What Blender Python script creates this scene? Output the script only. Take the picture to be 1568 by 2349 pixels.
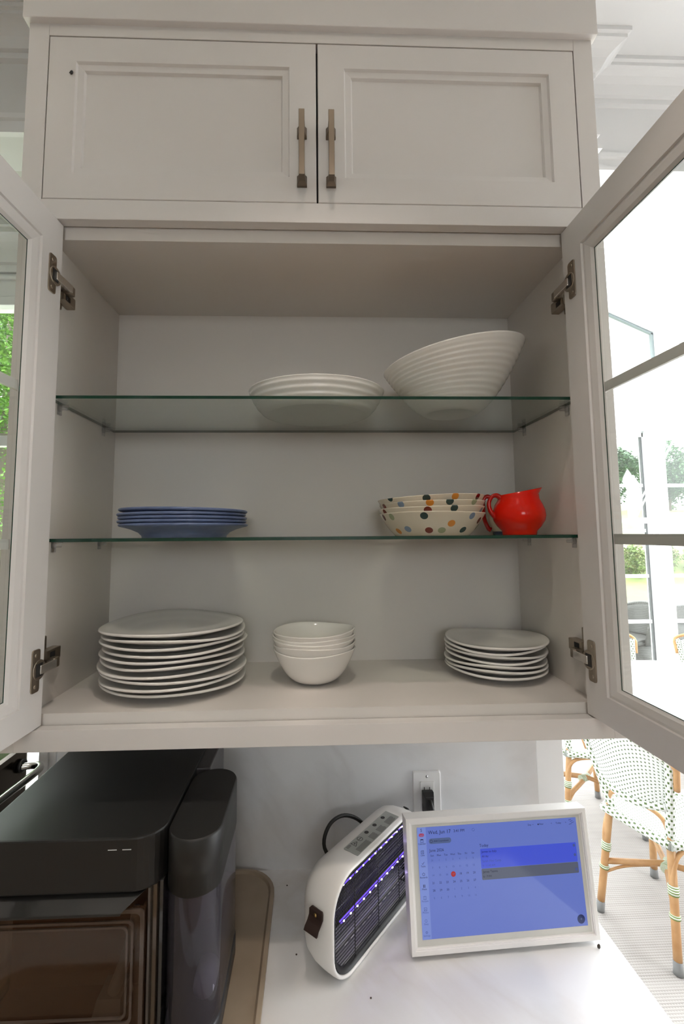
import bpy, bmesh, math, random
from mathutils import Matrix, Vector
from math import pi, sin, cos, atan2, sqrt, radians as R

random.seed(7)
for o_ in list(bpy.data.objects): bpy.data.objects.remove(o_)
SC = bpy.context.scene
COL = SC.collection

# ------------------------------------------------------------------ camera
cam_d = bpy.data.cameras.new('camera'); cam = bpy.data.objects.new('camera', cam_d); COL.objects.link(cam)
yaw, pitch, roll = .0353, .0884, -.008
fw = Vector((sin(yaw)*cos(pitch), cos(yaw)*cos(pitch), sin(pitch)))
r0 = Vector((cos(yaw), -sin(yaw), 0)); u0 = r0.cross(fw)
rv = r0*cos(roll)+u0*sin(roll); uv_ = rv.cross(fw)
cam.matrix_world = Matrix(((rv.x, uv_.x, -fw.x, -.0129), (rv.y, uv_.y, -fw.y, -.8283), (rv.z, uv_.z, -fw.z, 1.7107), (0, 0, 0, 1)))
cam_d.sensor_fit = 'HORIZONTAL'; cam_d.sensor_width = 36; cam_d.lens = 1050/1568*36
cam_d.shift_x = 31.3/1568; cam_d.shift_y = -42.4/1568
cam_d.clip_start = .02; cam_d.clip_end = 300
SC.camera = cam

# ------------------------------------------------------------------ world, lights, exposure
w = bpy.data.worlds.new('overcast_sky'); SC.world = w; w.use_nodes = True
bg = w.node_tree.nodes['Background']; bg.inputs[0].default_value = (.945, .975, 1.0, 1); bg.inputs[1].default_value = 5.5
vs = SC.view_settings
SC.display_settings.display_device = 'sRGB'
vs.view_transform = 'Standard'; vs.look = 'None'; vs.gamma = 1; vs.use_curve_mapping = False; vs.exposure = 0.66
cy = SC.cycles
cy.use_denoising = True; cy.caustics_reflective = False; cy.caustics_refractive = False
cy.sample_clamp_indirect = 6; cy.max_bounces = 6; cy.diffuse_bounces = 3; cy.glossy_bounces = 2; cy.transparent_max_bounces = 12
cy.use_adaptive_sampling = False

# ------------------------------------------------------------------ materials
def nm(name):
    m = bpy.data.materials.new(name); m.use_nodes = True
    return m, m.node_tree, m.node_tree.nodes['Principled BSDF']
def mat(name, col, rough=.5, metal=0., spec=.5, bump=None, var=None, emit=None, estr=0, alpha=None, coat=0):
    m, nt, b = nm(name)
    b.inputs['Base Color'].default_value = (*col, 1); b.inputs['Roughness'].default_value = rough
    b.inputs['Metallic'].default_value = metal; b.inputs['Specular IOR Level'].default_value = spec
    b.inputs['Coat Weight'].default_value = coat
    if emit: b.inputs['Emission Color'].default_value = (*emit, 1); b.inputs['Emission Strength'].default_value = estr
    if bump or var:
        tc = nt.nodes.new('ShaderNodeTexCoord')
    if bump:
        n = nt.nodes.new('ShaderNodeTexNoise'); n.inputs['Scale'].default_value = bump[0]; n.inputs['Detail'].default_value = 3
        bp = nt.nodes.new('ShaderNodeBump'); bp.inputs['Strength'].default_value = bump[1]; bp.inputs['Distance'].default_value = bump[2] if len(bump) > 2 else .001
        nt.links.new(tc.outputs['Object'], n.inputs['Vector']); nt.links.new(n.outputs[0], bp.inputs['Height']); nt.links.new(bp.outputs[0], b.inputs['Normal'])
    if var:   # (scale, other colour, low, high)
        n = nt.nodes.new('ShaderNodeTexNoise'); n.inputs['Scale'].default_value = var[0]; n.inputs['Detail'].default_value = 5
        rp = nt.nodes.new('ShaderNodeValToRGB'); rp.color_ramp.elements[0].position = var[2]; rp.color_ramp.elements[1].position = var[3]
        rp.color_ramp.elements[0].color = (*col, 1); rp.color_ramp.elements[1].color = (*var[1], 1)
        nt.links.new(tc.outputs['Object'], n.inputs['Vector']); nt.links.new(n.outputs[0], rp.inputs[0]); nt.links.new(rp.outputs[0], b.inputs['Base Color'])
    return m
def glass(name, tint=(1, 1, 1), rough=0., refl=1.0, body=None, dens=0.):
    """thin clear sheet: Fresnel reflection over see-through, tinted; body/dens adds a little milky diffuse"""
    m = bpy.data.materials.new(name); m.use_nodes = True; nt = m.node_tree; nt.nodes.clear()
    out = nt.nodes.new('ShaderNodeOutputMaterial'); mix = nt.nodes.new('ShaderNodeMixShader')
    tr = nt.nodes.new('ShaderNodeBsdfTransparent'); tr.inputs[0].default_value = (*tint, 1)
    gl = nt.nodes.new('ShaderNodeBsdfGlossy'); gl.inputs['Roughness'].default_value = rough
    fr = nt.nodes.new('ShaderNodeFresnel'); ge = nt.nodes.new('ShaderNodeNewGeometry')
    mr = nt.nodes.new('ShaderNodeMapRange'); mr.inputs['To Min'].default_value = 1.45; mr.inputs['To Max'].default_value = 1/1.45   # same Fresnel from either side
    nt.links.new(ge.outputs['Backfacing'], mr.inputs['Value']); nt.links.new(mr.outputs[0], fr.inputs[0])
    mu = nt.nodes.new('ShaderNodeMath'); mu.operation = 'MULTIPLY'; mu.inputs[1].default_value = refl
    nt.links.new(fr.outputs[0], mu.inputs[0]); nt.links.new(mu.outputs[0], mix.inputs[0])
    src = tr
    if body:
        df = nt.nodes.new('ShaderNodeBsdfDiffuse'); df.inputs[0].default_value = (*body, 1)
        m2 = nt.nodes.new('ShaderNodeMixShader'); m2.inputs[0].default_value = dens
        nt.links.new(tr.outputs[0], m2.inputs[1]); nt.links.new(df.outputs[0], m2.inputs[2]); src = m2
    nt.links.new(src.outputs[0], mix.inputs[1]); nt.links.new(gl.outputs[0], mix.inputs[2]); nt.links.new(mix.outputs[0], out.inputs[0])
    return m
def emis(name, col, s):
    m = bpy.data.materials.new(name); m.use_nodes = True; nt = m.node_tree
    m.cycles.emission_sampling = 'NONE'   # small glows: seen and reflected, not sampled as lamps
    b = nt.nodes['Principled BSDF']; b.inputs['Base Color'].default_value = (.01, .01, .01, 1); b.inputs['Roughness'].default_value = .12
    b.inputs['Emission Color'].default_value = (*col, 1); b.inputs['Emission Strength'].default_value = s
    return m

M = {}
M['paint'] = mat('cabinet_paint', (.785, .75, .725), .42, bump=(220, .06, .0006))
M['inside'] = mat('cabinet_inside_paint', (.79, .745, .70), .5, bump=(180, .05, .0006))
M['wall'] = mat('wall_paint', (.80, .80, .79), .6)
M['kwall'] = mat('kitchen_wall_paint', (.6, .58, .54), .6)
M['greywall'] = mat('nook_paint', (.66, .66, .60), .6)
M['trimw'] = mat('white_trim', (.88, .88, .88), .4)
M['ceil'] = mat('ceiling_paint', (.90, .90, .90), .7)
M['sunw'] = mat('sunroom_white', (.90, .91, .92), .45)
M['gap'] = mat('gap_shade', (.02, .02, .02), .8)
M['bronze'] = mat('brushed_bronze', (.19, .155, .12), .40, 1.0, bump=(300, .05, .0004))
M['hinge'] = mat('hinge_steel', (.42, .36, .29), .32, 1.0)
M['hingelight'] = mat('hinge_arm_steel', (.86, .82, .77), .25, 1.0)
M['black'] = mat('black_plastic', (.014, .014, .014), .45)
M['porc'] = mat('white_porcelain', (.91, .88, .83), .16, spec=.5, bump=(30, .05, .001))
M['cream'] = mat('cream_porcelain', (.83, .76, .62), .18)
M['blue'] = mat('blue_stoneware', (.135, .18, .33), .32, var=(60, (.17, .22, .385), .45, .75))
M['red'] = mat('red_glaze', (.80, .012, .003), .14, spec=.3, var=(14, (.86, .035, .005), .45, .8))
M['reddark'] = mat('deep_red_glaze', (.55, .010, .006), .15)
M['navy'] = mat('navy_band', (.03, .05, .12), .3)
M['shelfedge'] = mat('glass_edge_green', (.008, .045, .028), .12)
M['pane'] = glass('clear_pane', (.97, .985, .975))
M['shelf'] = glass('shelf_glass', (.90, .935, .905), refl=1.3, body=(.45, .5, .42), dens=.05)
M['clearp'] = glass('clear_plastic', (.97, .97, .98), .05, body=(.8, .8, .8), dens=.12)
M['floorrefl'] = glass('bin_plastic_floor_reflection', (.75, .68, .62), .05, refl=.8, body=(.15, .085, .05), dens=.22)  # clear bin plastic; its brown stands for the reflected wood floor
M['tank'] = glass('tank_plastic', (.62, .60, .66), .06, refl=.9, body=(.12, .112, .135), dens=.26)

def marble(name, base, vein):
    m, nt, b = nm(name)
    tc = nt.nodes.new('ShaderNodeTexCoord'); n1 = nt.nodes.new('ShaderNodeTexNoise'); n1.inputs['Scale'].default_value = 1.6; n1.inputs['Detail'].default_value = 6; n1.inputs['Distortion'].default_value = 1.4
    ma = nt.nodes.new('ShaderNodeMath'); ma.operation = 'SUBTRACT'; ma.inputs[1].default_value = .5
    ab = nt.nodes.new('ShaderNodeMath'); ab.operation = 'ABSOLUTE'
    rp = nt.nodes.new('ShaderNodeValToRGB'); rp.color_ramp.elements[0].position = 0; rp.color_ramp.elements[1].position = .06
    rp.color_ramp.elements[0].color = (*vein, 1); rp.color_ramp.elements[1].color = (*base, 1)
    n2 = nt.nodes.new('ShaderNodeTexNoise'); n2.inputs['Scale'].default_value = 5; n2.inputs['Detail'].default_value = 4
    r2 = nt.nodes.new('ShaderNodeValToRGB'); r2.color_ramp.elements[0].position = .45; r2.color_ramp.elements[1].position = .8
    r2.color_ramp.elements[0].color = (1, 1, 1, 1); r2.color_ramp.elements[1].color = (.93, .885, .84, 1)
    mx = nt.nodes.new('ShaderNodeMix'); mx.data_type = 'RGBA'; mx.blend_type = 'MULTIPLY'; mx.inputs[0].default_value = 1
    L = nt.links.new
    L(tc.outputs['Object'], n1.inputs['Vector']); L(tc.outputs['Object'], n2.inputs['Vector'])
    L(n1.outputs[0], ma.inputs[0]); L(ma.outputs[0], ab.inputs[0]); L(ab.outputs[0], rp.inputs[0]); L(n2.outputs[0], r2.inputs[0])
    L(rp.outputs[0], mx.inputs[6]); L(r2.outputs[0], mx.inputs[7]); L(mx.outputs[2], b.inputs['Base Color'])
    b.inputs['Roughness'].default_value = .22
    return m
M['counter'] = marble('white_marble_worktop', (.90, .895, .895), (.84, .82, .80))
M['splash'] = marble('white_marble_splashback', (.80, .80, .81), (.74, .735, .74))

def weave_floor():
    m, nt, b = nm('woven_floor_weave'); L = nt.links.new
    tc = nt.nodes.new('ShaderNodeTexCoord'); sp = nt.nodes.new('ShaderNodeSeparateXYZ'); L(tc.outputs['Object'], sp.inputs[0])
    def math(op, a, bv):
        n = nt.nodes.new('ShaderNodeMath'); n.operation = op
        for i, v in enumerate((a, bv)):
            if v is None: continue
            if isinstance(v, (int, float)): n.inputs[i].default_value = v
            else: L(v, n.inputs[i])
        return n.outputs[0]
    row = math('FRACT', math('MULTIPLY', sp.outputs[1], 85.), None)
    nb = nt.nodes.new('ShaderNodeTexNoise'); nb.noise_dimensions = '1D'; nb.inputs['Scale'].default_value = 26; nb.inputs['Detail'].default_value = 3; L(sp.outputs[1], nb.inputs['W'])
    band = math('MULTIPLY', math('SUBTRACT', nb.outputs[0], .5), 3.2)
    zig = math('PINGPONG', math('MULTIPLY', math('ADD', sp.outputs[0], math('MULTIPLY', sp.outputs[1], .6)), 95.), .5)
    dash = math('GREATER_THAN', math('ADD', row, zig), .78)
    nz = nt.nodes.new('ShaderNodeTexNoise'); nz.inputs['Scale'].default_value = 9; L(tc.outputs['Object'], nz.inputs['Vector'])
    bandmix = math('MULTIPLY', math('ADD', math('MULTIPLY', band, .22), .55), dash)
    f = math('ADD', bandmix, math('MULTIPLY', math('SUBTRACT', nz.outputs[0], .5), .5))
    rp = nt.nodes.new('ShaderNodeValToRGB'); rp.color_ramp.elements[0].color = (.45, .42, .40, 1); rp.color_ramp.elements[1].color = (.27, .245, .23, 1)
    rp.color_ramp.elements[1].position = .9
    L(f, rp.inputs[0]); L(rp.outputs[0], b.inputs['Base Color']); b.inputs['Roughness'].default_value = .85
    bp = nt.nodes.new('ShaderNodeBump'); bp.inputs['Strength'].default_value = .4; bp.inputs['Distance'].default_value = .003; L(f, bp.inputs['Height']); L(bp.outputs[0], b.inputs['Normal'])
    return m
M['weave'] = weave_floor()
M['wood'] = mat('kitchen_oak_floor', (.28, .155, .075), .35, var=(3, (.36, .21, .11), .4, .7))

def cane(name, base, dot, nu, frac, offset=True):
    """white woven cane with coloured squares set on a regular lattice; UVs are in metres"""
    m, nt, b = nm(name); L = nt.links.new
    tc = nt.nodes.new('ShaderNodeTexCoord'); sp = nt.nodes.new('ShaderNodeSeparateXYZ'); L(tc.outputs['UV'], sp.inputs[0])
    def math(op, a, bv=None):
        n = nt.nodes.new('ShaderNodeMath'); n.operation = op
        for i, v in enumerate((a, bv)):
            if v is None: continue
            if isinstance(v, (int, float)): n.inputs[i].default_value = v
            else: L(v, n.inputs[i])
        return n.outputs[0]
    u = math('MULTIPLY', sp.outputs[0], nu); v = math('MULTIPLY', sp.outputs[1], nu)
    if offset:
        half = math('MULTIPLY', math('MODULO', math('FLOOR', v), 2.), .5); u = math('ADD', u, half)
    fu = math('FRACT', u); fv = math('FRACT', v)
    k = math('MULTIPLY', math('LESS_THAN', fu, frac), math('LESS_THAN', fv, frac*1.25))
    mx = nt.nodes.new('ShaderNodeMix'); mx.data_type = 'RGBA'; L(k, mx.inputs[0]); mx.inputs[6].default_value = (*base, 1); mx.inputs[7].default_value = (*dot, 1)
    L(mx.outputs[2], b.inputs['Base Color']); b.inputs['Roughness'].default_value = .5
    wv = math('ADD', math('SINE', math('MULTIPLY', u, 2*pi*2)), math('SINE', math('MULTIPLY', v, 2*pi*2)))
    bp = nt.nodes.new('ShaderNodeBump'); bp.inputs['Strength'].default_value = .5; bp.inputs['Distance'].default_value = .0012; L(wv, bp.inputs['Height']); L(bp.outputs[0], b.inputs['Normal'])
    return m
M['cane'] = cane('white_cane_green_squares', (.80, .82, .79), (.07, .11, .03), 62, .32)
M['caneedge'] = cane('white_cane_edge_green_squares', (.80, .82, .79), (.09, .15, .035), 52, .42)
def rattan():
    m, nt, b = nm('bent_rattan'); L = nt.links.new
    tc = nt.nodes.new('ShaderNodeTexCoord'); n = nt.nodes.new('ShaderNodeTexNoise'); n.inputs['Scale'].default_value = 14; n.inputs['Detail'].default_value = 5
    rp = nt.nodes.new('ShaderNodeValToRGB'); e = rp.color_ramp.elements; e[0].position = .3; e[1].position = .75; e[0].color = (.60, .35, .16, 1); e[1].color = (.44, .22, .085, 1)
    L(tc.outputs['Object'], n.inputs['Vector']); L(n.outputs[0], rp.inputs[0]); L(rp.outputs[0], b.inputs['Base Color']); b.inputs['Roughness'].default_value = .35
    return m
M['rattan'] = rattan()
def stripes(name, c1, c2, freq):
    m, nt, b = nm(name); L = nt.links.new
    tc = nt.nodes.new('ShaderNodeTexCoord'); sp = nt.nodes.new('ShaderNodeSeparateXYZ'); L(tc.outputs['UV'], sp.inputs[0])
    a = nt.nodes.new('ShaderNodeMath'); a.operation = 'MULTIPLY'; a.inputs[1].default_value = freq; L(sp.outputs[1], a.inputs[0])
    f = nt.nodes.new('ShaderNodeMath'); f.operation = 'FRACT'; L(a.outputs[0], f.inputs[0])
    g = nt.nodes.new('ShaderNodeMath'); g.operation = 'GREATER_THAN'; g.inputs[1].default_value = .5; L(f.outputs[0], g.inputs[0])
    mx = nt.nodes.new('ShaderNodeMix'); mx.data_type = 'RGBA'; L(g.outputs[0], mx.inputs[0]); mx.inputs[6].default_value = (*c1, 1); mx.inputs[7].default_value = (*c2, 1)
    L(mx.outputs[2], b.inputs['Base Color']); b.inputs['Roughness'].default_value = .45
    return m
M['bind'] = stripes('green_white_binding', (.20, .30, .08), (.85, .86, .82), 110)
M['wicker'] = stripes('grey_wicker', (.022, .019, .018), (.075, .069, .066), 45)
M['greenbind'] = mat('green_binding', (.20, .30, .08), .5)
M['foot'] = mat('clear_rubber_foot', (.22, .22, .22), .4)
M['tabletop'] = mat('white_table', (.90, .90, .90), .3)
M['leather'] = mat('brown_leather', (.030, .014, .010), .5, bump=(160, .3, .001))
M['brass'] = mat('brass', (.45, .30, .12), .35, 1)
M['whitep'] = mat('white_plastic', (.91, .885, .855), .35)
M['outletp'] = mat('outlet_plastic', (.84, .83, .82), .3)
M['applblack'] = mat('appliance_charcoal', (.012, .0117, .0113), .46)
M['appldark'] = mat('appliance_inner', (.035, .026, .020), .5)
M['binrefl'] = mat('bin_reflected_wood', (.17, .092, .048), .5, var=(4, (.11, .058, .032), .35, .7))  # brown painted in for the wood floor's reflection in the bin front
M['tray'] = mat('tan_tray', (.42, .33, .24), .45, var=(7, (.34, .265, .185), .4, .7))
M['steel'] = mat('polished_steel', (.55, .55, .53), .16, 1)
M['darksteel'] = mat('dark_toaster_steel', (.10, .085, .07), .2, 1)
M['leaf'] = mat('leaf_green', (.075, .18, .022), .5, var=(2.5, (.15, .28, .045), .35, .7))
M['leafd'] = mat('leaf_dark_green', (.05, .105, .05), .5, var=(2.5, (.09, .18, .075), .35, .7))
M['leafy'] = mat('leaf_yellow_green', (.10, .17, .025), .5, var=(5, (.17, .12, .035), .5, .8))
M['bark'] = mat('bark', (.14, .11, .085), .8)
M['lawn'] = mat('lawn_grass', (.15, .20, .06), .8, var=(1.2, (.21, .22, .08), .35, .7))
M['patio'] = mat('patio_stone', (.55, .54, .52), .7)
M['pool'] = mat('pool_water', (.10, .45, .47), .08)
M['labelg'] = mat('grey_sticker', (.36, .37, .35), .45)
M['ink'] = mat('black_ink', (.02, .02, .02), .5)
M['inkg'] = mat('grey_ink', (.10, .10, .10), .5)
M['matg'] = mat('display_mat_board', (.66, .65, .60), .5)
M['dispw'] = mat('display_white_frame', (.91, .885, .86), .3)
M['cordw'] = mat('white_cord', (.8, .8, .78), .4)

# ------------------------------------------------------------------ mesh builder
class MB:
    def __init__(s): s.v = []; s.f = []; s.m = []; s.uv = {}; s.sm = []
    def add(s, vs, fs, mi=0, smooth=False, uvs=None, T=None):
        b = len(s.v)
        for p in vs:
            p = Vector(p); s.v.append(tuple(T @ p) if T else tuple(p))
        for k, f in enumerate(fs):
            if uvs: s.uv[len(s.f)] = [uvs[i] for i in f]
            s.f.append([b+i for i in f]); s.m.append(mi); s.sm.append(smooth)
        return s
    def box(s, x0, x1, y0, y1, z0, z1, mi=0, T=None):
        vs = [(x0, y0, z0), (x1, y0, z0), (x1, y1, z0), (x0, y1, z0), (x0, y0, z1), (x1, y0, z1), (x1, y1, z1), (x0, y1, z1)]
        return s.add(vs, [(0, 3, 2, 1), (4, 5, 6, 7), (0, 1, 5, 4), (1, 2, 6, 5), (2, 3, 7, 6), (3, 0, 4, 7)], mi, T=T)
    def loft(s, rings, mi=0, smooth=True, cap0=True, cap1=True, T=None, closed=True):
        n = len(rings[0]); vs = [p for r in rings for p in r]; fs = []
        for i in range(len(rings)-1):
            for j in range(n if closed else n-1):
                a = i*n+j; b2 = i*n+(j+1) % n; fs.append((a, b2, b2+n, a+n))
        s.add(vs, fs, mi, smooth, T=T)
        b = len(s.v)-len(vs)
        if cap0: s.f.append([b+j for j in range(n-1, -1, -1)]); s.m.append(mi); s.sm.append(False)
        if cap1: s.f.append([b+(len(rings)-1)*n+j for j in range(n)]); s.m.append(mi); s.sm.append(False)
        return s
    def lathe(s, prof, n=48, mi=0, c=(0, 0, 0), fn=None, smooth=True, T=None, close=False):
        """prof: (r,z) list; fn(x,y,z,theta,r)->(x,y,z)"""
        vs = []; fs = []
        for (r, z) in prof:
            for j in range(n):
                t = 2*pi*j/n; p = (r*cos(t), r*sin(t), z)
                if fn: p = fn(*p, t, r)
                vs.append((p[0]+c[0], p[1]+c[1], p[2]+c[2]))
        for i in range(len(prof)-1):
            for j in range(n):
                a = i*n+j; b2 = i*n+(j+1) % n; fs.append((a, b2, b2+n, a+n))
        s.add(vs, fs, mi, smooth, T=T)
        return s
    def tube(s, path, rad, n=8, mi=0, caps=True, T=None, uvlen=True):
        path = [Vector(p) for p in path]; rings = []; L = 0; ls = []
        rf = rad if callable(rad) else (lambda k: rad)
        prev = None
        for i, p in enumerate(path):
            if i > 0: L += (p-path[i-1]).length
            ls.append(L)
            t = (path[min(i+1, len(path)-1)]-path[max(i-1, 0)]).normalized()
            if prev is None:
                a = Vector((0, 0, 1)) if abs(t.z) < .9 else Vector((1, 0, 0)); nx = t.cross(a).normalized()
            else:
                nx = (prev-t*prev.dot(t)).normalized()
            prev = nx; ny = t.cross(nx); rr = rf(i/(max(len(path)-1, 1)))
            rings.append([p+(nx*cos(2*pi*j/n)+ny*sin(2*pi*j/n))*rr for j in range(n)])
        vs = [q for r in rings for q in r]; fs = []; uvs = []
        for i in range(len(rings)):
            for j in range(n): uvs.append((j/n*2*pi*rf(0), ls[i]))
        for i in range(len(rings)-1):
            for j in range(n):
                a = i*n+j; b2 = i*n+(j+1) % n; fs.append((a, b2, b2+n, a+n))
        s.add(vs, fs, mi, True, uvs, T=T)
        b = len(s.v)-len(vs)
        if caps:
            s.f.append([b+j for j in range(n-1, -1, -1)]); s.m.append(mi); s.sm.append(False)
            s.f.append([b+(len(rings)-1)*n+j for j in range(n)]); s.m.append(mi); s.sm.append(False)
        return s
    def prism(s, poly, axis, a0, a1, mi=0, T=None, smooth=False):
        """poly in the two other axes (xy->z, xz->y, yz->x)"""
        def P(q, a): return {'z': (q[0], q[1], a), 'y': (q[0], a, q[1]), 'x': (a, q[0], q[1])}[axis]
        return s.loft([[P(q, a0) for q in poly], [P(q, a1) for q in poly]], mi, smooth, T=T)
    def build(s, name, mats, parent=None, bevel=0, seg=2, world=True, autosmooth=True):
        me = bpy.data.meshes.new(name); me.from_pydata(s.v, [], s.f)
        mats = mats if isinstance(mats, (list, tuple)) else [mats]
        for m_ in mats: me.materials.append(M[m_] if isinstance(m_, str) else m_)
        for p, mi, sm in zip(me.polygons, s.m, s.sm): p.material_index = mi; p.use_smooth = sm
        if s.uv:
            uvl = me.uv_layers.new(name='UVMap')
            for pi_, us in s.uv.items():
                for li, u in zip(me.polygons[pi_].loop_indices, us): uvl.data[li].uv = u
        me.validate(); me.update()
        bm = bmesh.new(); bm.from_mesh(me)
        bmesh.ops.recalc_face_normals(bm, faces=bm.faces)
        if bevel:
            ed = [e for e in bm.edges if len(e.link_faces) == 2 and e.calc_face_angle(0) > .6]
            bmesh.ops.bevel(bm, geom=ed, offset=bevel, segments=seg, profile=.6, affect='EDGES', clamp_overlap=True)
        bm.to_mesh(me); bm.free()
        return link(name, me, parent, world)
WM = {}
def link(name, me, parent=None, world=True):
    o = bpy.data.objects.new(name, me); COL.objects.link(o)
    if parent is not None:
        o.parent = parent
        if world: o.matrix_parent_inverse = root_matrix(parent).inverted()
    return o
def root_matrix(o):
    m = o.matrix_parent_inverse @ o.matrix_basis if o.parent else o.matrix_basis.copy()
    return root_matrix(o.parent) @ m if o.parent else m
def tag(o, label=None, cat=None, group=None, kind=None):
    if label: o['label'] = label
    if cat: o['category'] = cat
    if group: o['group'] = group
    if kind: o['kind'] = kind
    return o
def thing(name, label, cat, loc=(0, 0, 0), rot=(0, 0, 0), group=None):
    o = bpy.data.objects.new(name, None); o.empty_display_size = .05; COL.objects.link(o)
    o.location = loc; o.rotation_euler = rot
    o.matrix_basis = Matrix.Translation(Vector(loc)) @ Matrix.Rotation(rot[2], 4, 'Z') @ Matrix.Rotation(rot[1], 4, 'Y') @ Matrix.Rotation(rot[0], 4, 'X')
    return tag(o, label, cat, group)
def struct(o): o['kind'] = 'structure'; return o
def bx(name, b, m, parent=None, bevel=0, world=True):
    return MB().box(*b).build(name, m, parent, bevel, world=world)
def copy_tree(o, parent=None):
    c = o.copy(); COL.objects.link(c)
    if parent is not None: c.parent = parent
    for ch in list(o.children): copy_tree(ch, c)
    return c
def rrect(x0, x1, z0, z1, r, n=6):
    pts = []
    for cx, cz, a0 in ((x1-r, z0+r, -90), (x1-r, z1-r, 0), (x0+r, z1-r, 90), (x0+r, z0+r, 180)):
        for i in range(n+1):
            a = R(a0+90*i/n); pts.append((cx+r*cos(a), cz+r*sin(a)))
    return pts
def arc(fn, n): return [fn(i/n) for i in range(n+1)]
def spline(pts, n=6):
    """Catmull-Rom through points"""
    P = [Vector(p) for p in pts]; P = [P[0]*2-P[1]]+P+[P[-1]*2-P[-2]]; out = []
    for i in range(1, len(P)-2):
        for k in range(n):
            t = k/n; a, b, c, d = P[i-1:i+3]
            out.append(.5*((2*b)+(c-a)*t+(2*a-5*b+4*c-d)*t*t+(-a+3*b-3*c+d)*t**3))
    out.append(P[-2]); return out
def text_into(mb, body, size, T, mi=0, align='LEFT'):
    cu = bpy.data.curves.new('lettering', 'FONT'); cu.body = body; cu.size = size; cu.align_x = align; cu.align_y = 'CENTER'; cu.resolution_u = 2
    ob = bpy.data.objects.new('lettering', cu); COL.objects.link(ob)
    bpy.context.view_layer.update()
    me = ob.evaluated_get(bpy.context.evaluated_depsgraph_get()).to_mesh()
    mb.add([v.co[:] for v in me.vertices], [list(p.vertices) for p in me.polygons], mi, T=T)
    ob.evaluated_get(bpy.context.evaluated_depsgraph_get()).to_mesh_clear()
    bpy.data.objects.remove(ob); bpy.data.curves.remove(cu)

# ================================================================== SETTING
CEIL, WALLY, HDR = 3.09, .345, 2.79
# floors
struct(bx('floor', (.58, 5.6, -.5, 3.66, -.05, 0), 'weave'))
struct(bx('floor_kitchen', (-3.2, .58, -3.9, 1.2, -.05, 0), 'wood'))
struct(bx('floor_kitchen_right', (.58, 3.1, -3.9, -.5, -.05, 0), 'wood'))
# walls
wb = struct(bx('wall_back', (-.665, .60, WALLY, .62, 0, CEIL), 'wall'))
struct(bx('wall_left', (-3.3, -3.2, -3.9, 1.2, 0, CEIL), 'wall'))
k = MB()   # kitchen side wall with a wide window
for bb in ((-3.9, -.75, 0, CEIL), (.38, .43, 0, CEIL), (-.75, .38, 0, .30), (-.75, .38, 2.80, CEIL)): k.box(3.0, 3.1, bb[0], bb[1], bb[2], bb[3])
struct(k.build('wall_right', 'kwall'))
struct(bx('wall_sunroom_side', (.50, .60, .62, 3.7, 0, 4.9), 'sunw'))
struct(bx('wall_nook_side', (-.72, -.665, .47, 1.2, 0, CEIL), 'greywall'))
k = MB()   # kitchen wall behind the camera with an unseen window added for fill light
for bb in ((-3.3, -.40, 0, CEIL), (.60, 3.1, 0, CEIL), (-.40, .60, 0, 1.8), (-.40, .60, 2.6, CEIL)): k.box(bb[0], bb[1], -3.9, -3.8, bb[2], bb[3])
struct(k.build('wall_front', 'kwall'))
struct(bx('ceiling', (-3.3, 3.1, -3.9, .56, CEIL, CEIL+.1), 'ceil'))
struct(bx('ceiling_nook', (-3.3, -.665, .47, 1.2, 3.0, 3.1), 'greywall'))
# headers over the two openings
struct(bx('wall_header_left', (-3.3, -.66, WALLY, .47, HDR, CEIL), 'wall'))
struct(bx('wall_back_left', (-3.3, -2.5, WALLY, .47, 0, HDR), 'wall'))
struct(bx('wall_back_right', (3.0, 5.7, .43, .56, 0, HDR), 'kwall'))
struct(bx('wall_header_right', (.60, 5.7, .43, .56, HDR, CEIL), 'trimw'))
struct(bx('wall_header_pier', (.60, .79, WALLY+.01, .56, HDR, CEIL), 'trimw'))
def mitre(path, normals):
    out = []
    for i in range(len(path)):
        n1 = Vector(normals[max(i-1, 0)]); n2 = Vector(normals[min(i, len(normals)-1)])
        out.append((n1+n2)/(1+n1.dot(n2)))
    return out
CROWN = [(.0, 0), (.078, 0), (.078, -.012), (.070, -.014), (.070, -.024), (.062, -.026), (.048, -.034), (.034, -.046), (.026, -.060), (.022, -.068), (.012, -.070), (.012, -.086), (0, -.090)]
BAND = [(0, -.245), (.014, -.248), (.014, -.262), (.008, -.266), (.008, -.290), (.016, -.294), (.016, -.306), (0, -.306)]
def sweep(name, prof, path, normals, z, m):
    off = mitre(path, normals); mb = MB()
    mb.loft([[(p[0]+o[0]*d, p[1]+o[1]*d, z+h) for d, h in prof] for p, o in zip(path, off)], smooth=False)
    return struct(mb.build(name, m))
pl = [(-3.2, WALLY), (-.56, WALLY)]; nl = [(0, -1)]
pr_ = [(.57, WALLY+.01), (.79, WALLY+.01), (.79, .43), (5.6, .43)]; nr = [(0, -1), (1, 0), (0, -1)]
sweep('trim_1', CROWN, pl, nl, CEIL, 'trimw'); sweep('trim_2', BAND, pl, nl, CEIL, 'trimw')
sweep('trim_3', CROWN, pr_, nr, CEIL, 'trimw'); sweep('trim_4', BAND, pr_, nr, CEIL, 'trimw')
BIG = [(d*1.6, h*1.9) for d, h in CROWN]
sweep('trim_5', BIG, [(-3.2, 1.10), (-.72, 1.10)], [(0, -1)], 3.0, 'trimw')
# casings at the wall ends below the cabinet
struct(bx('trim_6', (.535, .602, WALLY-.012, WALLY, .92, 2.79), 'trimw', bevel=.002))
k = MB(); k.box(-.665, -.60, WALLY-.012, WALLY, .92, 2.79); k.box(-.652, -.640, WALLY-.018, WALLY-.01, .92, 2.79); k.box(-.628, -.622, WALLY-.016, WALLY-.01, .92, 2.79)
struct(k.build('trim_7', 'trimw', bevel=.0015))

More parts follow.
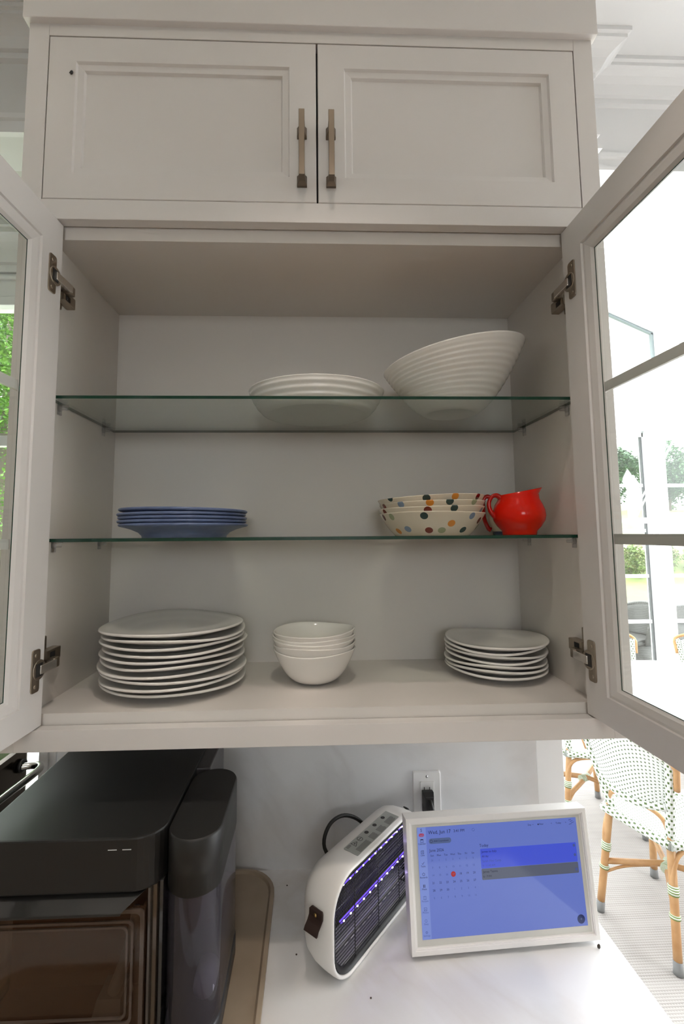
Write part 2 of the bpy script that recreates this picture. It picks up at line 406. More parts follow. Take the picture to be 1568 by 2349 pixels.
# left nook window wall
k = MB(); k.box(-3.3, -.665, 1.10, 1.2, 0, .55); k.box(-3.3, -.665, 1.10, 1.2, 2.73, 3.0); k.box(-3.3, -2.9, 1.10, 1.2, .55, 2.73); k.box(-.86, -.665, 1.10, 1.2, .55, 2.73)
struct(k.build('wall_nook', 'wall'))
k = MB(); k.box(-2.9, -.86, 1.08, 1.16, 2.69, 2.73); k.box(-2.9, -.86, 1.08, 1.16, .55, .60)
k.box(-2.9, -2.84, 1.08, 1.16, .55, 2.73); k.box(-.92, -.86, 1.08, 1.16, .55, 2.73); k.box(-1.93, -1.87, 1.09, 1.15, .55, 2.73)
wn = struct(k.build('window_1', 'trimw', bevel=.004))
for z in (2.11, 1.545): tag(MB().box(-2.9, -.88, 1.10, 1.14, z-.022, z+.022).build('glazing_bar', 'trimw', wn, .004))
bx('window_pane', (-2.88, -.88, 1.118, 1.122, .58, 2.71), 'pane', wn)
MB().box(-2.98, -.80, 1.085, 1.10, 2.73, 2.83).box(-2.98, -.80, 1.07, 1.10, 2.80, 2.815).build('window_casing', 'trimw', wn, .003)
k = MB()
for (x0, x1, z0, z1) in ((-.40, .60, 1.80, 1.84), (-.40, .60, 2.56, 2.60), (-.40, -.36, 1.80, 2.60), (.56, .60, 1.80, 2.60)): k.box(x0, x1, -3.87, -3.80, z0, z1)
struct(k.build('window_6', 'trimw'))  # frame of the added fill window behind the camera
k = MB()
for (y0, y1, z0, z1) in ((-.75, .38, .30, .36), (-.75, .38, 2.75, 2.80), (-.75, -.69, .30, 2.80), (.32, .38, .30, 2.80), (-.22, -.16, .30, 2.80)): k.box(3.02, 3.08, y0, y1, z0, z1)
struct(k.build('window_7', 'trimw'))
# unseen ceiling downlights: highlights suggest one, the other spots added for fill
DL = [(x, y, '%s unseen fill light of the %s ceiling row' % (n3, rw)) for y, rw in ((-.56, 'front'), (-1.75, 'rear')) for x, n3 in ((-.85, 'left'), (.02, 'middle'), (.89, 'right'))]
for x, y, lb in DL:
    t = thing('fill_downlight', lb, 'light', (x, y, CEIL), group='unseen fill lights')
    MB().lathe([(.052, .0), (.075, -.001), (.078, -.004), (.074, -.006), (.052, -.004), (.050, .0)], 32, c=(x, y, CEIL)).build('trim_ring', 'trimw', t)
    MB().lathe([(0, -.0015), (.05, -.0015)], 24, c=(x, y, CEIL)).build('lens', emis('fill_lens', (1, .88, .74), 12), t)
    d = bpy.data.lights.new('fill_spot', 'SPOT'); d.spot_size = R(80 if y > -1 else 112); d.spot_blend = .35; d.shadow_soft_size = .05; d.energy = 16 if y > -1 else 4; d.color = (1, .87, .77)
    o = bpy.data.objects.new('fill_spot', d); COL.objects.link(o); o.parent = t; o.location = (0, 0, -.008)

# ------------------------------------------------------------------ sunroom shell
FY = 3.6
struct(bx('ceiling_sunroom', (.6, 5.6, .56, 1.15, 3.35, 3.45), 'sunw'))
struct(bx('wall_sunroom_upper', (.6, 5.6, .50, .56, CEIL, 4.9), 'sunw'))
# far wall: entablature, posts, gable
k = MB(); k.box(.6, 5.6, FY-.10, FY+.1, 2.98, 3.06); k.box(.6, 5.6, FY-.16, FY+.1, 3.06, 3.16); k.box(.6, 5.6, FY-.06, FY+.1, 2.715, 2.98); k.box(.6, 5.6, FY-.05, FY+.1, 3.16, 3.46)
struct(k.build('trim_8', 'sunw', bevel=.004))
k = MB()
for a, b in ((.6, .75), (1.95, 2.12), (3.313, 3.49), (4.75, 4.92), (5.5, 5.6)): k.box(a, b, FY-.05, FY+.08, 0, 2.72); k.box(a+.05, b-.05, FY-.065, FY-.05, 0, 2.72)
struct(k.build('wall_sunroom_far', 'sunw', bevel=.003))
n_ = 0
for a, b in ((.75, 1.95), (2.12, 3.313), (3.49, 4.75), (4.92, 5.5)):
    n_ += 1
    k = MB(); k.box(a, b, FY, FY+.04, 2.66, 2.72); k.box(a, b, FY, FY+.04, 0, .12); k.box(a, a+.04, FY, FY+.04, .1, 2.7); k.box(b-.012, b, FY, FY+.04, .1, 2.7)
    d = struct(k.build('door_%d' % n_, 'sunw'))
    for z in (.40, .838, 1.276, 1.72, 2.17): bx('glazing_bar', (a+.04, b-.012, FY+.008, FY+.03, z-.016, z+.016), 'sunw', d)
    bx('gasket', (b-.026, b-.012, FY+.004, FY+.03, .12, 2.66), mat('grey_gasket', (.14, .14, .15), .6), d)
    bx('door_pane', (a+.04, b-.026, FY+.016, FY+.020, .12, 2.66), 'pane', d)
# gable over the far wall, sloping down to the right
def slope(x): return 3.913-.46*(x-3.534)
k = MB(); k.prism([(.6, slope(.6)-.20), (3.60, slope(3.60)-.20), (3.60, slope(3.60)-.01), (.6, slope(.6)-.01)], 'y', FY-.06, FY+.06)
struct(k.build('trim_9', 'sunw'))
struct(bx('trim_10', (3.478, 3.60, FY-.052, FY+.06, 3.462, 3.90), 'sunw'))
gl = struct(MB().prism([(.75, 3.50), (3.43, 3.50), (3.43, slope(3.46)-.225), (.75, slope(.75)-.225)], 'y', FY, FY+.008).build('window_2', 'pane'))
k = MB(); k.prism([(.75, slope(.75)-.226), (3.47, slope(3.47)-.226), (3.47, slope(3.47)-.206), (.75, slope(.75)-.206)], 'y', FY-.03, FY); k.box(3.452, 3.474, FY-.03, FY, 3.48, slope(3.47)-.21)
k.build('gasket', mat('grey_gasket_line', (.22, .25, .26), .6), gl)
# eave beam along the roof edge, roof rafters and roof panes
struct(bx('trim_11', (3.50, 3.62, 1.15, FY, 3.80, 3.913), 'sunw'))
def roofbar(name, y0, y1, x0, x1, up=0.0, th=.05):
    k = MB(); k.prism([(x0, slope(x0)+up), (x1, slope(x1)+up), (x1, slope(x1)+up+th), (x0, slope(x0)+up+th)], 'y', y0, y1); return struct(k.build(name, 'sunw'))
for i, y in enumerate((1.15, 2.35)): roofbar('trim_%d' % (12+i), y, y+.07, 1.2, 3.6)
roofbar('trim_14', FY-.05, FY+.05, 3.6, 5.6, -.02)
struct(bx('trim_15', (.6, 1.25, 1.15, FY, 4.9, 5.0), 'sunw'))
for i, (y0, y1) in enumerate(((1.22, 2.35), (2.42, FY))):
    k = MB(); k.prism([(1.2, slope(1.2)+.02), (3.56, slope(3.56)+.02), (3.56, slope(3.56)+.028), (1.2, slope(1.2)+.028)], 'y', y0, y1); struct(k.build('window_%d' % (3+i), 'pane'))
k = MB(); k.prism([(3.62, slope(3.62)), (5.6, slope(5.6)), (5.6, slope(5.6)+.008), (3.62, slope(3.62)+.008)], 'y', 1.15, FY); struct(k.build('window_5', 'pane'))

# ------------------------------------------------------------------ garden
def terr(y):
    P = [(-10, -.06), (15, -.06), (17, .9), (25, 1.85), (45, 3.8), (80, 6.5), (200, 9)]
    for (a, za), (b, zb) in zip(P[:-1], P[1:]):
        if y <= b: return za+(zb-za)*(y-a)/(b-a)
    return 9
ys = [3.7, 6, 9, 12, 15, 15.5, 16, 17, 19, 22, 25, 30, 36, 45, 60, 80, 120, 200]; xs = [-120, -60, -30, -15, -5, 5, 15, 30, 60, 120]
k = MB(); k.add([(x, y, terr(y)) for y in ys for x in xs], [(i*10+j, i*10+j+1, i*10+j+11, i*10+j+10) for i in range(len(ys)-1) for j in range(9)], smooth=True)
struct(k.build('ground_lawn', 'lawn'))
struct(bx('ground_left', (-120, -3.3, -4, 3.7, -.12, -.06), 'lawn'))
struct(bx('ground_right', (3.1, 60, -60, 3.66, -.14, -.06), mat('bounce_ground', (.86, .85, .83), .7)))  # unseen ground made very pale to bounce light up to the ceiling
struct(bx('ground_kitchen', (-60, 3.1, -60, -3.9, -.14, -.06), 'patio'))
struct(bx('ground_nook', (-3.3, .5, 1.2, 3.7, -.12, -.06), 'patio'))
struct(bx('patio', (-3, 12, 3.66, 7.4, -.08, -.02), 'patio'))
tag(bx('pool', (-24, -9, 10.5, 14.5, -.055, -.04), 'pool'), 'turquoise swimming pool glimpsed through the left glass door', 'pool', kind='structure')
def leaves(mb, c, rx, rz, n, ls, rnd):
    for _ in range(n):
        th = rnd.uniform(0, 2*pi); ph = math.acos(rnd.uniform(-1, 1)); q = rnd.uniform(.55, 1)**.6
        q *= 1+.22*sin(3*th+ph*2)+.12*sin(7*th-4*ph)
        p = Vector((c[0]+rx*q*sin(ph)*cos(th), c[1]+rx*q*sin(ph)*sin(th), c[2]+rz*q*cos(ph)))
        a = Vector((rnd.uniform(-1, 1), rnd.uniform(-1, 1), rnd.uniform(-.6, .6))).normalized(); b = a.cross(Vector((rnd.uniform(-1, 1), rnd.uniform(-1, 1), 1))).normalized()
        s = ls*rnd.uniform(.6, 1.3)
        mb.add([p-a*s, p-b*s*.5, p+a*s, p+b*s*.5], [(0, 1, 2, 3)])
def tree(name, label, x, y, h, r, m, n, ls, cat='tree', group=None, trunk=True):
    z = terr(y); rnd = random.Random(int(x*31+y*17)); t = thing(name, label, cat, (x, y, z), group=group)
    mb = MB()
    if trunk:
        MB().tube([(x, y, z), (x+.1, y, z+h*.35), (x-.05, y+.1, z+h*.8)], lambda q: h*.022*(1-q*.8), 7).build('trunk', 'bark', t)
        leaves(mb, (x, y, z+h*.58), r, h*.46, n, ls, rnd)
        for q in range(3): leaves(mb, (x+rnd.uniform(-r, r)*.6, y+rnd.uniform(-r, r)*.6, z+h*rnd.uniform(.4, .8)), r*.55, h*.2, n//4, ls, rnd)
    else: leaves(mb, (x, y, z+h*.45), r, h*.55, n, ls, rnd)
    mb.build('foliage', m, t); return t
tree('deciduous_tree', 'bright green tree filling the gap behind the left glass door', -11.6, 16.5, 13.5, 3.9, 'leaf', 26000, .085)
tree('deciduous_tree', 'darker green tree behind the bright one beyond the left door', -17.5, 28, 19, 5.6, 'leafd', 14000, .18)
tree('deciduous_tree', 'low leafy tree beyond the pool at the left edge', -19.6, 18.0, 6.0, 2.8, 'leaf', 9000, .10)
tree('evergreen_tree', 'dark garden tree left of the white sunroom post', 30.0, 45, 6.3, 2.7, 'leafd', 8000, .17, group='trees at the top of the lawn')
tree('evergreen_tree', 'dark garden tree just right of the white sunroom post', 37.6, 46, 6.6, 2.8, 'leafd', 8000, .17, group='trees at the top of the lawn')
tree('evergreen_tree', 'dark garden tree at the right frame edge above the lawn', 46, 49, 6.8, 3.4, 'leafd', 8000, .18, group='trees at the top of the lawn')
SH = [(10.3, 15.7, 1.25, .45, 'leaf', 'bright green shrub beside the door stile in the garden bed'), (11.5, 15.5, 1.05, .45, 'leafy', 'yellow-green shrub beside the white post in the bed'),
      (12.75, 15.7, 1.3, .46, 'leafy', 'bronze-tipped shrub right of the white post'), (14.0, 15.5, 1.15, .46, 'leaf', 'green shrub at the right edge of the garden bed')]
for x, y, h, r_, m_, lb in SH: tree('garden_shrub', lb, x, y, h, r_, m_, 2600, .05, 'shrub', 'shrubs in the garden bed', False)
rnd = random.Random(3)
for x, y, s, lb in ((11.6, 17.0, .75, 'pale rock behind the shrubs left of the white post'), (13.7, 17.0, .8, 'pale rock behind the bronze-tipped shrub')):
    bm = bmesh.new(); bmesh.ops.create_icosphere(bm, subdivisions=2, radius=s)
    for v in bm.verts: v.co *= rnd.uniform(.85, 1.1); v.co.z *= .7
    me = bpy.data.meshes.new('garden_rock'); bm.to_mesh(me); bm.free(); me.materials.append(mat('pale_rock', (.55, .44, .36), .8))
    o = link('garden_rock', me); o.location = (x, y, terr(y)+.15); tag(o, lb, 'rock')

# ================================================================== CABINET
ZI, ZC, YB, SX = 1.400, 2.28, .33, .51
cab = thing('wall_cabinet', 'tall white painted wall cabinet with open glass doors over the worktop', 'cabinet', (0, .17, 1.3455))
k = MB()
k.box(-.557, -SX, .022, WALLY, 1.3455, 3.05); k.box(SX, .557, .022, WALLY, 1.3455, 3.05)
k.box(-SX, SX, .025, WALLY, 1.347, ZI); k.box(-SX, SX, .025, WALLY, ZC, 2.335)
k.box(-SX, SX, YB, WALLY, ZI, ZC); k.box(-SX, SX, YB, WALLY, 2.335, 3.05)
k.build('carcass', 'inside', cab)
k = MB()
for s in (-1, 1): k.box(*sorted((s*.5207, s*.559)), 0, .022, 1.3455, 2.75)
k.box(-.5207, .5207, 0, .022, 1.3455, 1.3808); k.box(-.5207, .5207, 0, .022, 2.3053, 2.345); k.box(-.5207, .5207, 0, .022, 2.6845, 2.75)
k.build('face_frame', 'paint', cab, .0008)
bx('frieze', (-.566, .566, -.012, .30, 2.709, 3.088), 'paint', cab, .0015)
bx('gap_shade', (-.5207, .5207, .0205, .0215, 2.345, 2.6845), 'gap', cab)  # black sheet behind the upper doors, painting the shade in their gaps
for s in (-1, 1):
    x0, x1 = sorted((s*.5192, s*.0017)); z0, z1 = 2.3462, 2.6825
    def ring(i, y): return [(x0+i, y, z0+i), (x1-i, y, z0+i), (x1-i, y, z1-i), (x0+i, y, z1-i)]
    d = MB().loft([ring(0, .020), ring(0, .0012), ring(.0012, 0), ring(.052, 0), ring(.0545, .0045), ring(.066, .0055), ring(.0685, .0105)], smooth=False).build('door', 'paint', cab)
    hx = -.0295 if s < 0 else .0265
    h = MB()
    h.box(hx-.0055, hx+.0055, -.034, -.028, 2.3765, 2.5085)
    for z in (2.3855, 2.4855):
        zz = z
        h.loft([[(hx-a, y, zz-a), (hx+a, y, zz-a), (hx+a, y, zz+a), (hx-a, y, zz+a)] for a, y in ((.0095, 0), (.0095, -.006), (.0060, -.014), (.0055, -.030))], smooth=False)
    h.build('handle', 'bronze', d, .0008)
# glass doors
def door_T(H, d):
    d = Vector((*d, 0)).normalized(); n = Vector((-d.y, d.x, 0))
    if n.x*H[0] < 0: n = -n
    return Matrix(((d.x, n.x, 0, H[0]), (d.y, n.y, 0, H[1]), (0, 0, 1, 0), (0, 0, 0, 1)))
DZ0, DZ1, DW = 1.3828, 2.3033, .5165
for s, H, d in ((-1, (-.4862, .018), (-.047, -1)), (1, (.4842, .018), (.012, -1))):
    T = door_T(H, d)
    def ring(i, y): return [(i, y, DZ0+i*.81), (DW-i, y, DZ0+i*.81), (DW-i, y, DZ1-i*1.0), (i, y, DZ1-i*1.0)]
    dr = MB().loft([ring(0, .022), ring(0, .001), ring(.001, 0), ring(.059, 0), ring(.0605, .0035), ring(.066, .003), ring(.078, .0055), ring(.083, .010), ring(.083, .014), ring(.062, .014), ring(.062, .022), ring(0, .022)], smooth=False, cap0=False, cap1=False, T=T).build('glass_door', 'paint', cab)
    MB().box(.064, DW-.064, .0105, .0138, DZ0+.052, DZ1-.064, T=T).build('pane', 'pane', dr)
    MB().loft([ring(.0832, .0098), ring(.0846, .0098), ring(.0846, .0104), ring(.0832, .0104), ring(.0832, .0098)], smooth=False, cap0=False, cap1=False, T=T).build('pane_edge', 'shelfedge', dr)
    for z in (1.9635, 1.6985):
        MB().prism([(.0142, z-.0085), (.0195, z-.0085), (.022, z-.005), (.022, z+.005), (.0195, z+.0085), (.0142, z+.0085)], 'x', .062, DW-.062, T=T).build('glazing_bar', 'paint', dr)
    for z, up in ((2.1905, -1), (1.4815, 1)):
        a0 = .019 if z > 2 else .014
        h = MB()
        h.prism(rrect(a0, a0+.021, z-.036, z+.036, .005, 3), 'y', -.0022, .0, T=T)
        h.lathe([(0, -.0030), (.0165, -.0030), (.0175, -.0018), (.0175, .004)], 24, c=(0, 0, 0), T=T @ Matrix.Translation((a0+.002, 0, z)) @ Matrix.Rotation(R(-90), 4, 'X'))
        for zz in (z-.026, z+.026): h.lathe([(0, -.0034), (.0028, -.0032), (.0034, -.002)], 10, T=T @ Matrix.Translation((a0+.012, 0, zz)) @ Matrix.Rotation(R(-90), 4, 'X'))
        h.build('hinge_plate', 'hinge', dr, .0004)
        MB().box(a0-.005, a0+.012, -.0036, -.0028, z-.011, z+.011, T=T).build('hinge_recess', 'black', dr)
        # arm from the cup to the cabinet side
        A0 = T @ Vector((a0+.004, -.003, z)); sxw = s*SX
        elbow = Vector((s*(SX-.028), .045, z)); zq = z+up*.022
        k = MB()
        dv = (elbow-A0).normalized(); nv = Vector((dv.y, -dv.x, 0)); up3 = Vector((0, 0, 1))
        k.loft([[p+nv*w*.5+up3*hh, p-nv*w*.5+up3*hh, p-nv*w*.5-up3*hh, p+nv*w*.5-up3*hh] for p, w, hh in ((A0, .007, .0075), (A0.lerp(elbow, .5), .008, .0075), (elbow, .008, .0075))], smooth=False)
        k.build('hinge_arm', 'hingelight', dr, .001)
        k = MB()
        k.box(*sorted((sxw, sxw-s*.030)), .040, .058, *sorted((z-.009, z+.009)))
        k.box(*sorted((sxw, sxw-s*.017)), .040, .085, *sorted((z, zq))); k.box(*sorted((sxw, sxw-s*.004)), .036, .060, z-.034 if up < 0 else z-.010, z+.010 if up < 0 else z+.046)
        k.build('hinge_mount', 'hinge', cab, .0022)
        MB().box(*sorted((sxw-s*.0172, sxw-s*.0176)), .048, .064, *sorted((zq-up*.004, zq-up*.014))).build('hinge_slot', 'black', cab)
# clear shelf pins
for z in (1.968, 1.700):
    for s in (-1, 1):
        for y in (.072, .262):
            k = MB().lathe([(0, 0), (.0065, 0), (.0065, .004), (.0035, .005), (.0035, .016), (0, .016)], 14, T=Matrix.Translation((s*SX, y, z-.007)) @ Matrix.Rotation(-s*R(90), 4, 'Y'))
            k.box(*sorted((s*SX, s*(SX-.016))), y-.006, y+.006, z-.002, z); k.box(*sorted((s*SX, s*(SX-.003))), y-.006, y+.006, z-.02, z)
            k.build('shelf_pin', 'clearp', cab)
# small dark fly on the upper left door
k = MB(); k.lathe([(0, -.0042), (.0018, -.003), (.0026, 0), (.0018, .003), (0, .0042)], 10, T=Matrix.Translation((-.474, -.0022, 2.604)) @ Matrix.Rotation(.5, 4, 'Y'))
k.add([(-.4745, -.004, 2.606), (-.4775, -.0042, 2.6005), (-.4745, -.0042, 2.599), (-.4725, -.004, 2.6045)], [(0, 1, 2, 3)])
tag(k.build('housefly', 'black'), 'tiny dark fly resting on the upper left cabinet door', 'insect')

# glass shelves
for z, lb in ((1.968, 'upper green-edged glass shelf carrying the white serving bowls'), (1.700, 'lower green-edged glass shelf carrying blue plates and red jug')):
    x0, x1, y0, y1 = -.5085, .5085, .028, .318
    k = MB(); vs_ = [(x0, y0, z), (x1, y0, z), (x1, y1, z), (x0, y1, z), (x0, y0, z+.006), (x1, y0, z+.006), (x1, y1, z+.006), (x0, y1, z+.006)]
    k.add(vs_, [(0, 3, 2, 1), (4, 5, 6, 7)], 0); k.add(vs_, [(0, 1, 5, 4), (1, 2, 6, 5), (2, 3, 7, 6), (3, 0, 4, 7)], 1)
    tag(k.build('glass_shelf', ['shelf', 'shelfedge']), lb, 'shelf')

# ------------------------------------------------------------------ crockery
ORD = ['topmost', 'second from the top', 'third from the top', 'fourth from the top', 'fifth from the top', 'sixth from the top', 'seventh from the top', 'eighth from the top', 'ninth from the top', 'bottom']
def wobble(amp, seed, Rm, tilt=0., tdir=0.):
    rn = random.Random(seed); p2, p3, p4 = [rn.uniform(0, 2*pi) for _ in range(3)]; a2, a3 = rn.uniform(.6, 1), rn.uniform(.3, .8)
    def fn(x, y, z, t, r):
        w_ = (r/Rm)**3*amp*(a2*sin(2*t+p2)+a3*sin(3*t+p3))
        q = 1+(r/Rm)**2*.010*sin(2*t+p4)
        return (x*q, y*q, z+w_+tilt*(x*cos(tdir)+y*sin(tdir)))
    return fn
def plate(name, label, cat, c, Rm, h, foot, th, group, seed, amp, m='porc', cz=None, n=56):
    cz = th if cz is None else cz
    prof = [(0, .001), (foot-.004, .001), (foot-.003, 0), (foot, 0), (foot+.004, .0025), (foot+(Rm-foot)*.35, h*.35), (foot+(Rm-foot)*.7, h*.72), (Rm-.003, h-.001), (Rm, h+.0012), (Rm-.0005, h+.0036), (Rm-.003, h+.0042),
            (foot+(Rm-foot)*.72, h*.75+.0045), (foot+(Rm-foot)*.4, h*.4+cz*.8), (foot, cz+.001), (foot*.8, cz), (foot*.4, cz-.0003), (0, cz-.0003)]
    o = MB().lathe(prof, n, fn=wobble(amp, seed, Rm)).build(name, m)
    o.location = c; o.rotation_euler.z = seed*1.3
    return tag(o, label, cat, group)
for i in range(10):
    rn = random.Random(i+40); dx, dy = rn.uniform(-.006, .006), rn.uniform(-.003, .003)
    plate('dinner_plate', '%s white dinner plate of the tall stack left on the cabinet floor' % ORD[9-i] if i else 'bottom white dinner plate of the tall stack left on the cabinet floor', 'plate',
          (-.303+dx, .1775+dy, ZI+i*.0119), .1455, .0175, .085, .0118, 'white dinner plates in the left stack', i+11, .0035)
O7 = ORD[:6]+['bottom']
for i in range(7):
    rn = random.Random(i+80)
    plate('side_plate', '%s white side plate of the smaller stack at the right' % O7[6-i], 'plate',
          (.394+rn.uniform(-.003, .003), .211+rn.uniform(-.003, .003), ZI+i*.0098), .1085, .0165, .062, .0097, 'white side plates in the right stack', i+31, .0022)
def bowl(name, label, c, Rm, h, foot, group, seed, amp, m='porc', th=.0038, tilt=0, tdir=0, cat='bowl', power=1.7, n=56):
    prof = [(0, .001), (foot-.003, .001), (foot-.002, 0), (foot, 0)]
    for q in range(1, 11):
        u = q/10; prof.append((foot+(Rm-foot)*u**.82, .002+(h-.002)*u**power))
    prof += [(Rm+.0003, h+.0012), (Rm-th*.5, h+.002), (Rm-th, h+.0008)]
    for q in range(9, -1, -1):
        u = q/10; prof.append((max(foot+(Rm-foot)*u**.82-th, .002), .002+(h-.002)*u**power+th*.6))
    prof.append((0, .005))
    o = MB().lathe(prof, n, fn=wobble(amp, seed, Rm, tilt, tdir)).build(name, m); o.location = c; o.rotation_euler.z = 0
    return tag(o, label, cat, group)
O5 = ['topmost', 'second from the top', 'middle', 'second from the bottom', 'bottom']
BT = [(0, 0), (.055, 2.9), (.02, .3), (.015, 1.2), (.035, 2.6)]
zb = [0, .0125, .0215, .0285, .0375]
for i in range(5):
    bowl('cereal_bowl', '%s of five nested white bowls in the middle of the floor' % O5[4-i], (-.010+random.Random(i+5).uniform(-.002, .002), .183, ZI+zb[i]), .0885, .068, .034, 'nested white bowls', i+61, .0020, tilt=BT[i][0]*.6, tdir=BT[i][1]+pi)
# blue plates
for i in range(5):
    rn = random.Random(i+15); Rm = .1325
    prof = [(0, .002), (.083, .002), (.084, 0), (.0865, 0), (.0875, .004), (.094, .0105), (.107, .0165), (.120, .0205), (.130, .0228), (Rm, .0245), (Rm, .0272), (.130, .0285), (.118, .0262), (.104, .0222), (.092, .0145), (.084, .0085), (.06, .0075), (0, .0075)]
    tl = (0, .001, -.002, .003, -.012)[i]
    o = MB().lathe(prof, 64, fn=lambda x, y, z, t, r: (x, y, z+tl*x)).build('blue_plate', 'blue'); o.location = (-.289+rn.uniform(-.003, .003), .172+rn.uniform(-.002, .002), 1.706+i*.0073+(.0012 if i == 4 else 0))
    tag(o, '%s blue plate of the stack on the lower glass shelf' % O5[4-i], 'plate', 'blue plates on the glass shelf')
# polka dot bowls
PALETTE = {'b': (.035, .07, .065), 'o': (.72, .27, .035), 'r': (.20, .028, .018), 's': (.24, .31, .42), 'g': (.38, .40, .24), 'd': (.12, .008, .010)}
def dotted(name, dots):
    m, nt, b = nm(name); L = nt.links.new; b.inputs['Roughness'].default_value = .14
    tc = nt.nodes.new('ShaderNodeTexCoord'); prev = None
    for (p, r_, c) in dots:
        ds = nt.nodes.new('ShaderNodeVectorMath'); ds.operation = 'DISTANCE'; L(tc.outputs['Object'], ds.inputs[0]); ds.inputs[1].default_value = p
        lt = nt.nodes.new('ShaderNodeMath'); lt.operation = 'LESS_THAN'; lt.inputs[1].default_value = r_; L(ds.outputs['Value'], lt.inputs[0])
        mx = nt.nodes.new('ShaderNodeMix'); mx.data_type = 'RGBA'; L(lt.outputs[0], mx.inputs[0]); mx.inputs[7].default_value = (*PALETTE[c], 1)
        if prev is None: mx.inputs[6].default_value = (.78, .69, .55, 1)
        else: L(prev, mx.inputs[6])
        prev = mx.outputs[2]
    L(prev, b.inputs['Base Color']); return m
DB = [  # azimuth (deg, -90 faces the room), relative height 0..1, colour  (bottom bowl first)
    [(-172, .85, 'r'), (-153, .85, 'g'), (-112, .86, 'b'), (-58, .86, 's'), (-82, .55, 'o'), (-38, .68, 'r'), (-136, .30, 's'), (-108, .24, 'r'), (-92, .24, 'g'), (-62, .26, 'b'), (-18, .82, 'o'), (-28, .38, 'g'), (-155, .2, 'o')],
    [(-165, .83, 'r'), (-107, .86, 'r'), (-80, .93, 'b'), (-35, .86, 's'), (-135, .4, 'o')],
    [(-168, .87, 'r'), (-138, .9, 's'), (-106, .93, 'o'), (-86, .97, 'b'), (-56, .98, 'g'), (-25, .98, 'd')],
    [(-150, .97, 'b'), (-108, .88, 'b'), (-78, .93, 'o'), (-45, .96, 'd'), (-15, .97, 'b')]]
O4 = ['top', 'second from the top', 'second from the bottom', 'bottom']
for i in range(4):
    Rm, h, ft = .1125, .046, .079
    dl = []
    for az, q, c in DB[i]:
        rr = ft+(Rm-ft)*q**.82; zz = .002+(h-.002)*q**1.15
        dl.append(((rr*cos(R(az)), rr*sin(R(az)), zz), .0078, c))
    o = bowl('spotted_bowl', '%s of four cream polka-dot bowls beside the red jug' % O4[3-i], (.246+(.001, -.001, .0015, -.001)[i], .165, 1.706+i*.0112), Rm, h, ft, 'polka-dot bowls on the lower glass shelf', i+91, .0006, dotted('spotted_glaze', dl), power=1.15, tilt=(0, .012, .022, .034)[i])
# jugs
def jug(name, label, c, sc, body, handle, foot=None, rot=0, slim=1.0, hp=None):
    t = thing(name, label, 'jug', c, (0, 0, rot))
    prof = [(0, .0015), (.032, .0015), (.0335, 0), (.0345, .003), (.035, .008), (.044, .018), (.0515, .030), (.0535, .040), (.0522, .052), (.0480, .064), (.0425, .074), (.0400, .083), (.0405, .0905), (.0392, .0912), (.0375, .083), (.039, .074), (.045, .062), (.049, .050), (.050, .038), (.041, .02), (.03, .006), (0, .006)]
    def fn(x, y, z, tt, r):
        q = max(0, min(1, (z-.062)/.030)); lobe = max(0, cos(tt))**7
        return ((x+.0145*q**4*lobe*(1 if r > .01 else 0))*sc*slim, y*(1-.25*q*lobe)*sc*slim, (z+q*q*(.0035*lobe+.0072*cos(tt)))*sc)
    MB().lathe(prof, 56, fn=fn).build('body', body, t, world=False)
    if foot: MB().lathe([(.0335, -.0), (.0362, .001), (.0362, .007), (.034, .008)], 40, fn=lambda x, y, z, a, r: (x*sc*slim, y*sc*slim, z*sc)).build('foot_band', foot, t, world=False)
    pth = spline([(p[0], 0, p[1]) for p in hp], 5) if hp else spline([(-.037*sc, 0, .078*sc), (-.047*sc, 0, .0845*sc), (-.058*sc, 0, .080*sc), (-.0640*sc, 0, .066*sc), (-.0605*sc, 0, .050*sc), (-.050*sc, 0, .037*sc)], 5)
    MB().tube(pth, lambda q: .0052*sc*(1.15-.35*sin(pi*q)), 10).build('handle', handle, t, world=False)
    return t
jug('milk_jug', 'round-bellied glossy red jug with spout pointing right', (.4275, .135, 1.706), 1.0, 'red', 'reddark')
jug('milk_jug', 'cream jug with red handle half hidden behind the red jug', (.450, .258, 1.706), 1.0, 'cream', 'reddark', 'navy', 0, .80, [(-.030, .086), (-.042, .092), (-.051, .083), (-.052, .060), (-.050, .036), (-.042, .016), (-.036, .012)])
# white serving bowls on the upper shelf
def oval(name, label, c, rbx, rby, rx, ry, h, ridges, lean=0., n=72, curve=.6, dx=0, amp=.0009):
    prof = [(0, .0005), (.97, 0)]
    N = 60
    out_ = [(0., .0)]
    k = MB(); rings = []
    def ring(fr, z, inset=0):
        # fr: 0 base .. 1 rim
        ax = rbx+(rx-rbx)*fr-inset; ay = rby+(ry-rby)*fr-inset
        return [(ax*cos(2*pi*j/n)+dx*fr, ay*sin(2*pi*j/n), z+(lean*cos(2*pi*j/n)*fr*fr)) for j in range(n)]
    rings.append([(p[0]*.02, p[1]*.02, .001) for p in ring(0, 0)]); rings.append([(p[0]*.95, p[1]*.95, .001) for p in ring(0, 0)]); rings.append(ring(0, 0))
    for i in range(1, N+1):
        u = i/N; rings.append(ring(u**curve, .001+(h-.001)*u, -amp*sin(2*pi*ridges*u)*min(1, 6*(1-u))))
    rings.append(ring(1, h+.0015, .0012)); rings.append(ring(1, h+.0012, .0035))
    for i in range(N-1, -1, -2):
        u = i/N; rings.append(ring(u**curve, .005+(h-.005)*u, .0048))
    rings.append([(p[0]*.02, p[1]*.02, .005) for p in ring(0, 0)])
    k.loft(rings, cap0=True, cap1=True); o = k.build(name, 'porc'); o.location = c
    return tag(o, label, 'bowl')
oval('serving_bowl', 'shallow oval white bowl left on the upper glass shelf', (-.002, .180, 1.974), .112, .100, .1515, .128, .052, 4, .0, curve=.55)
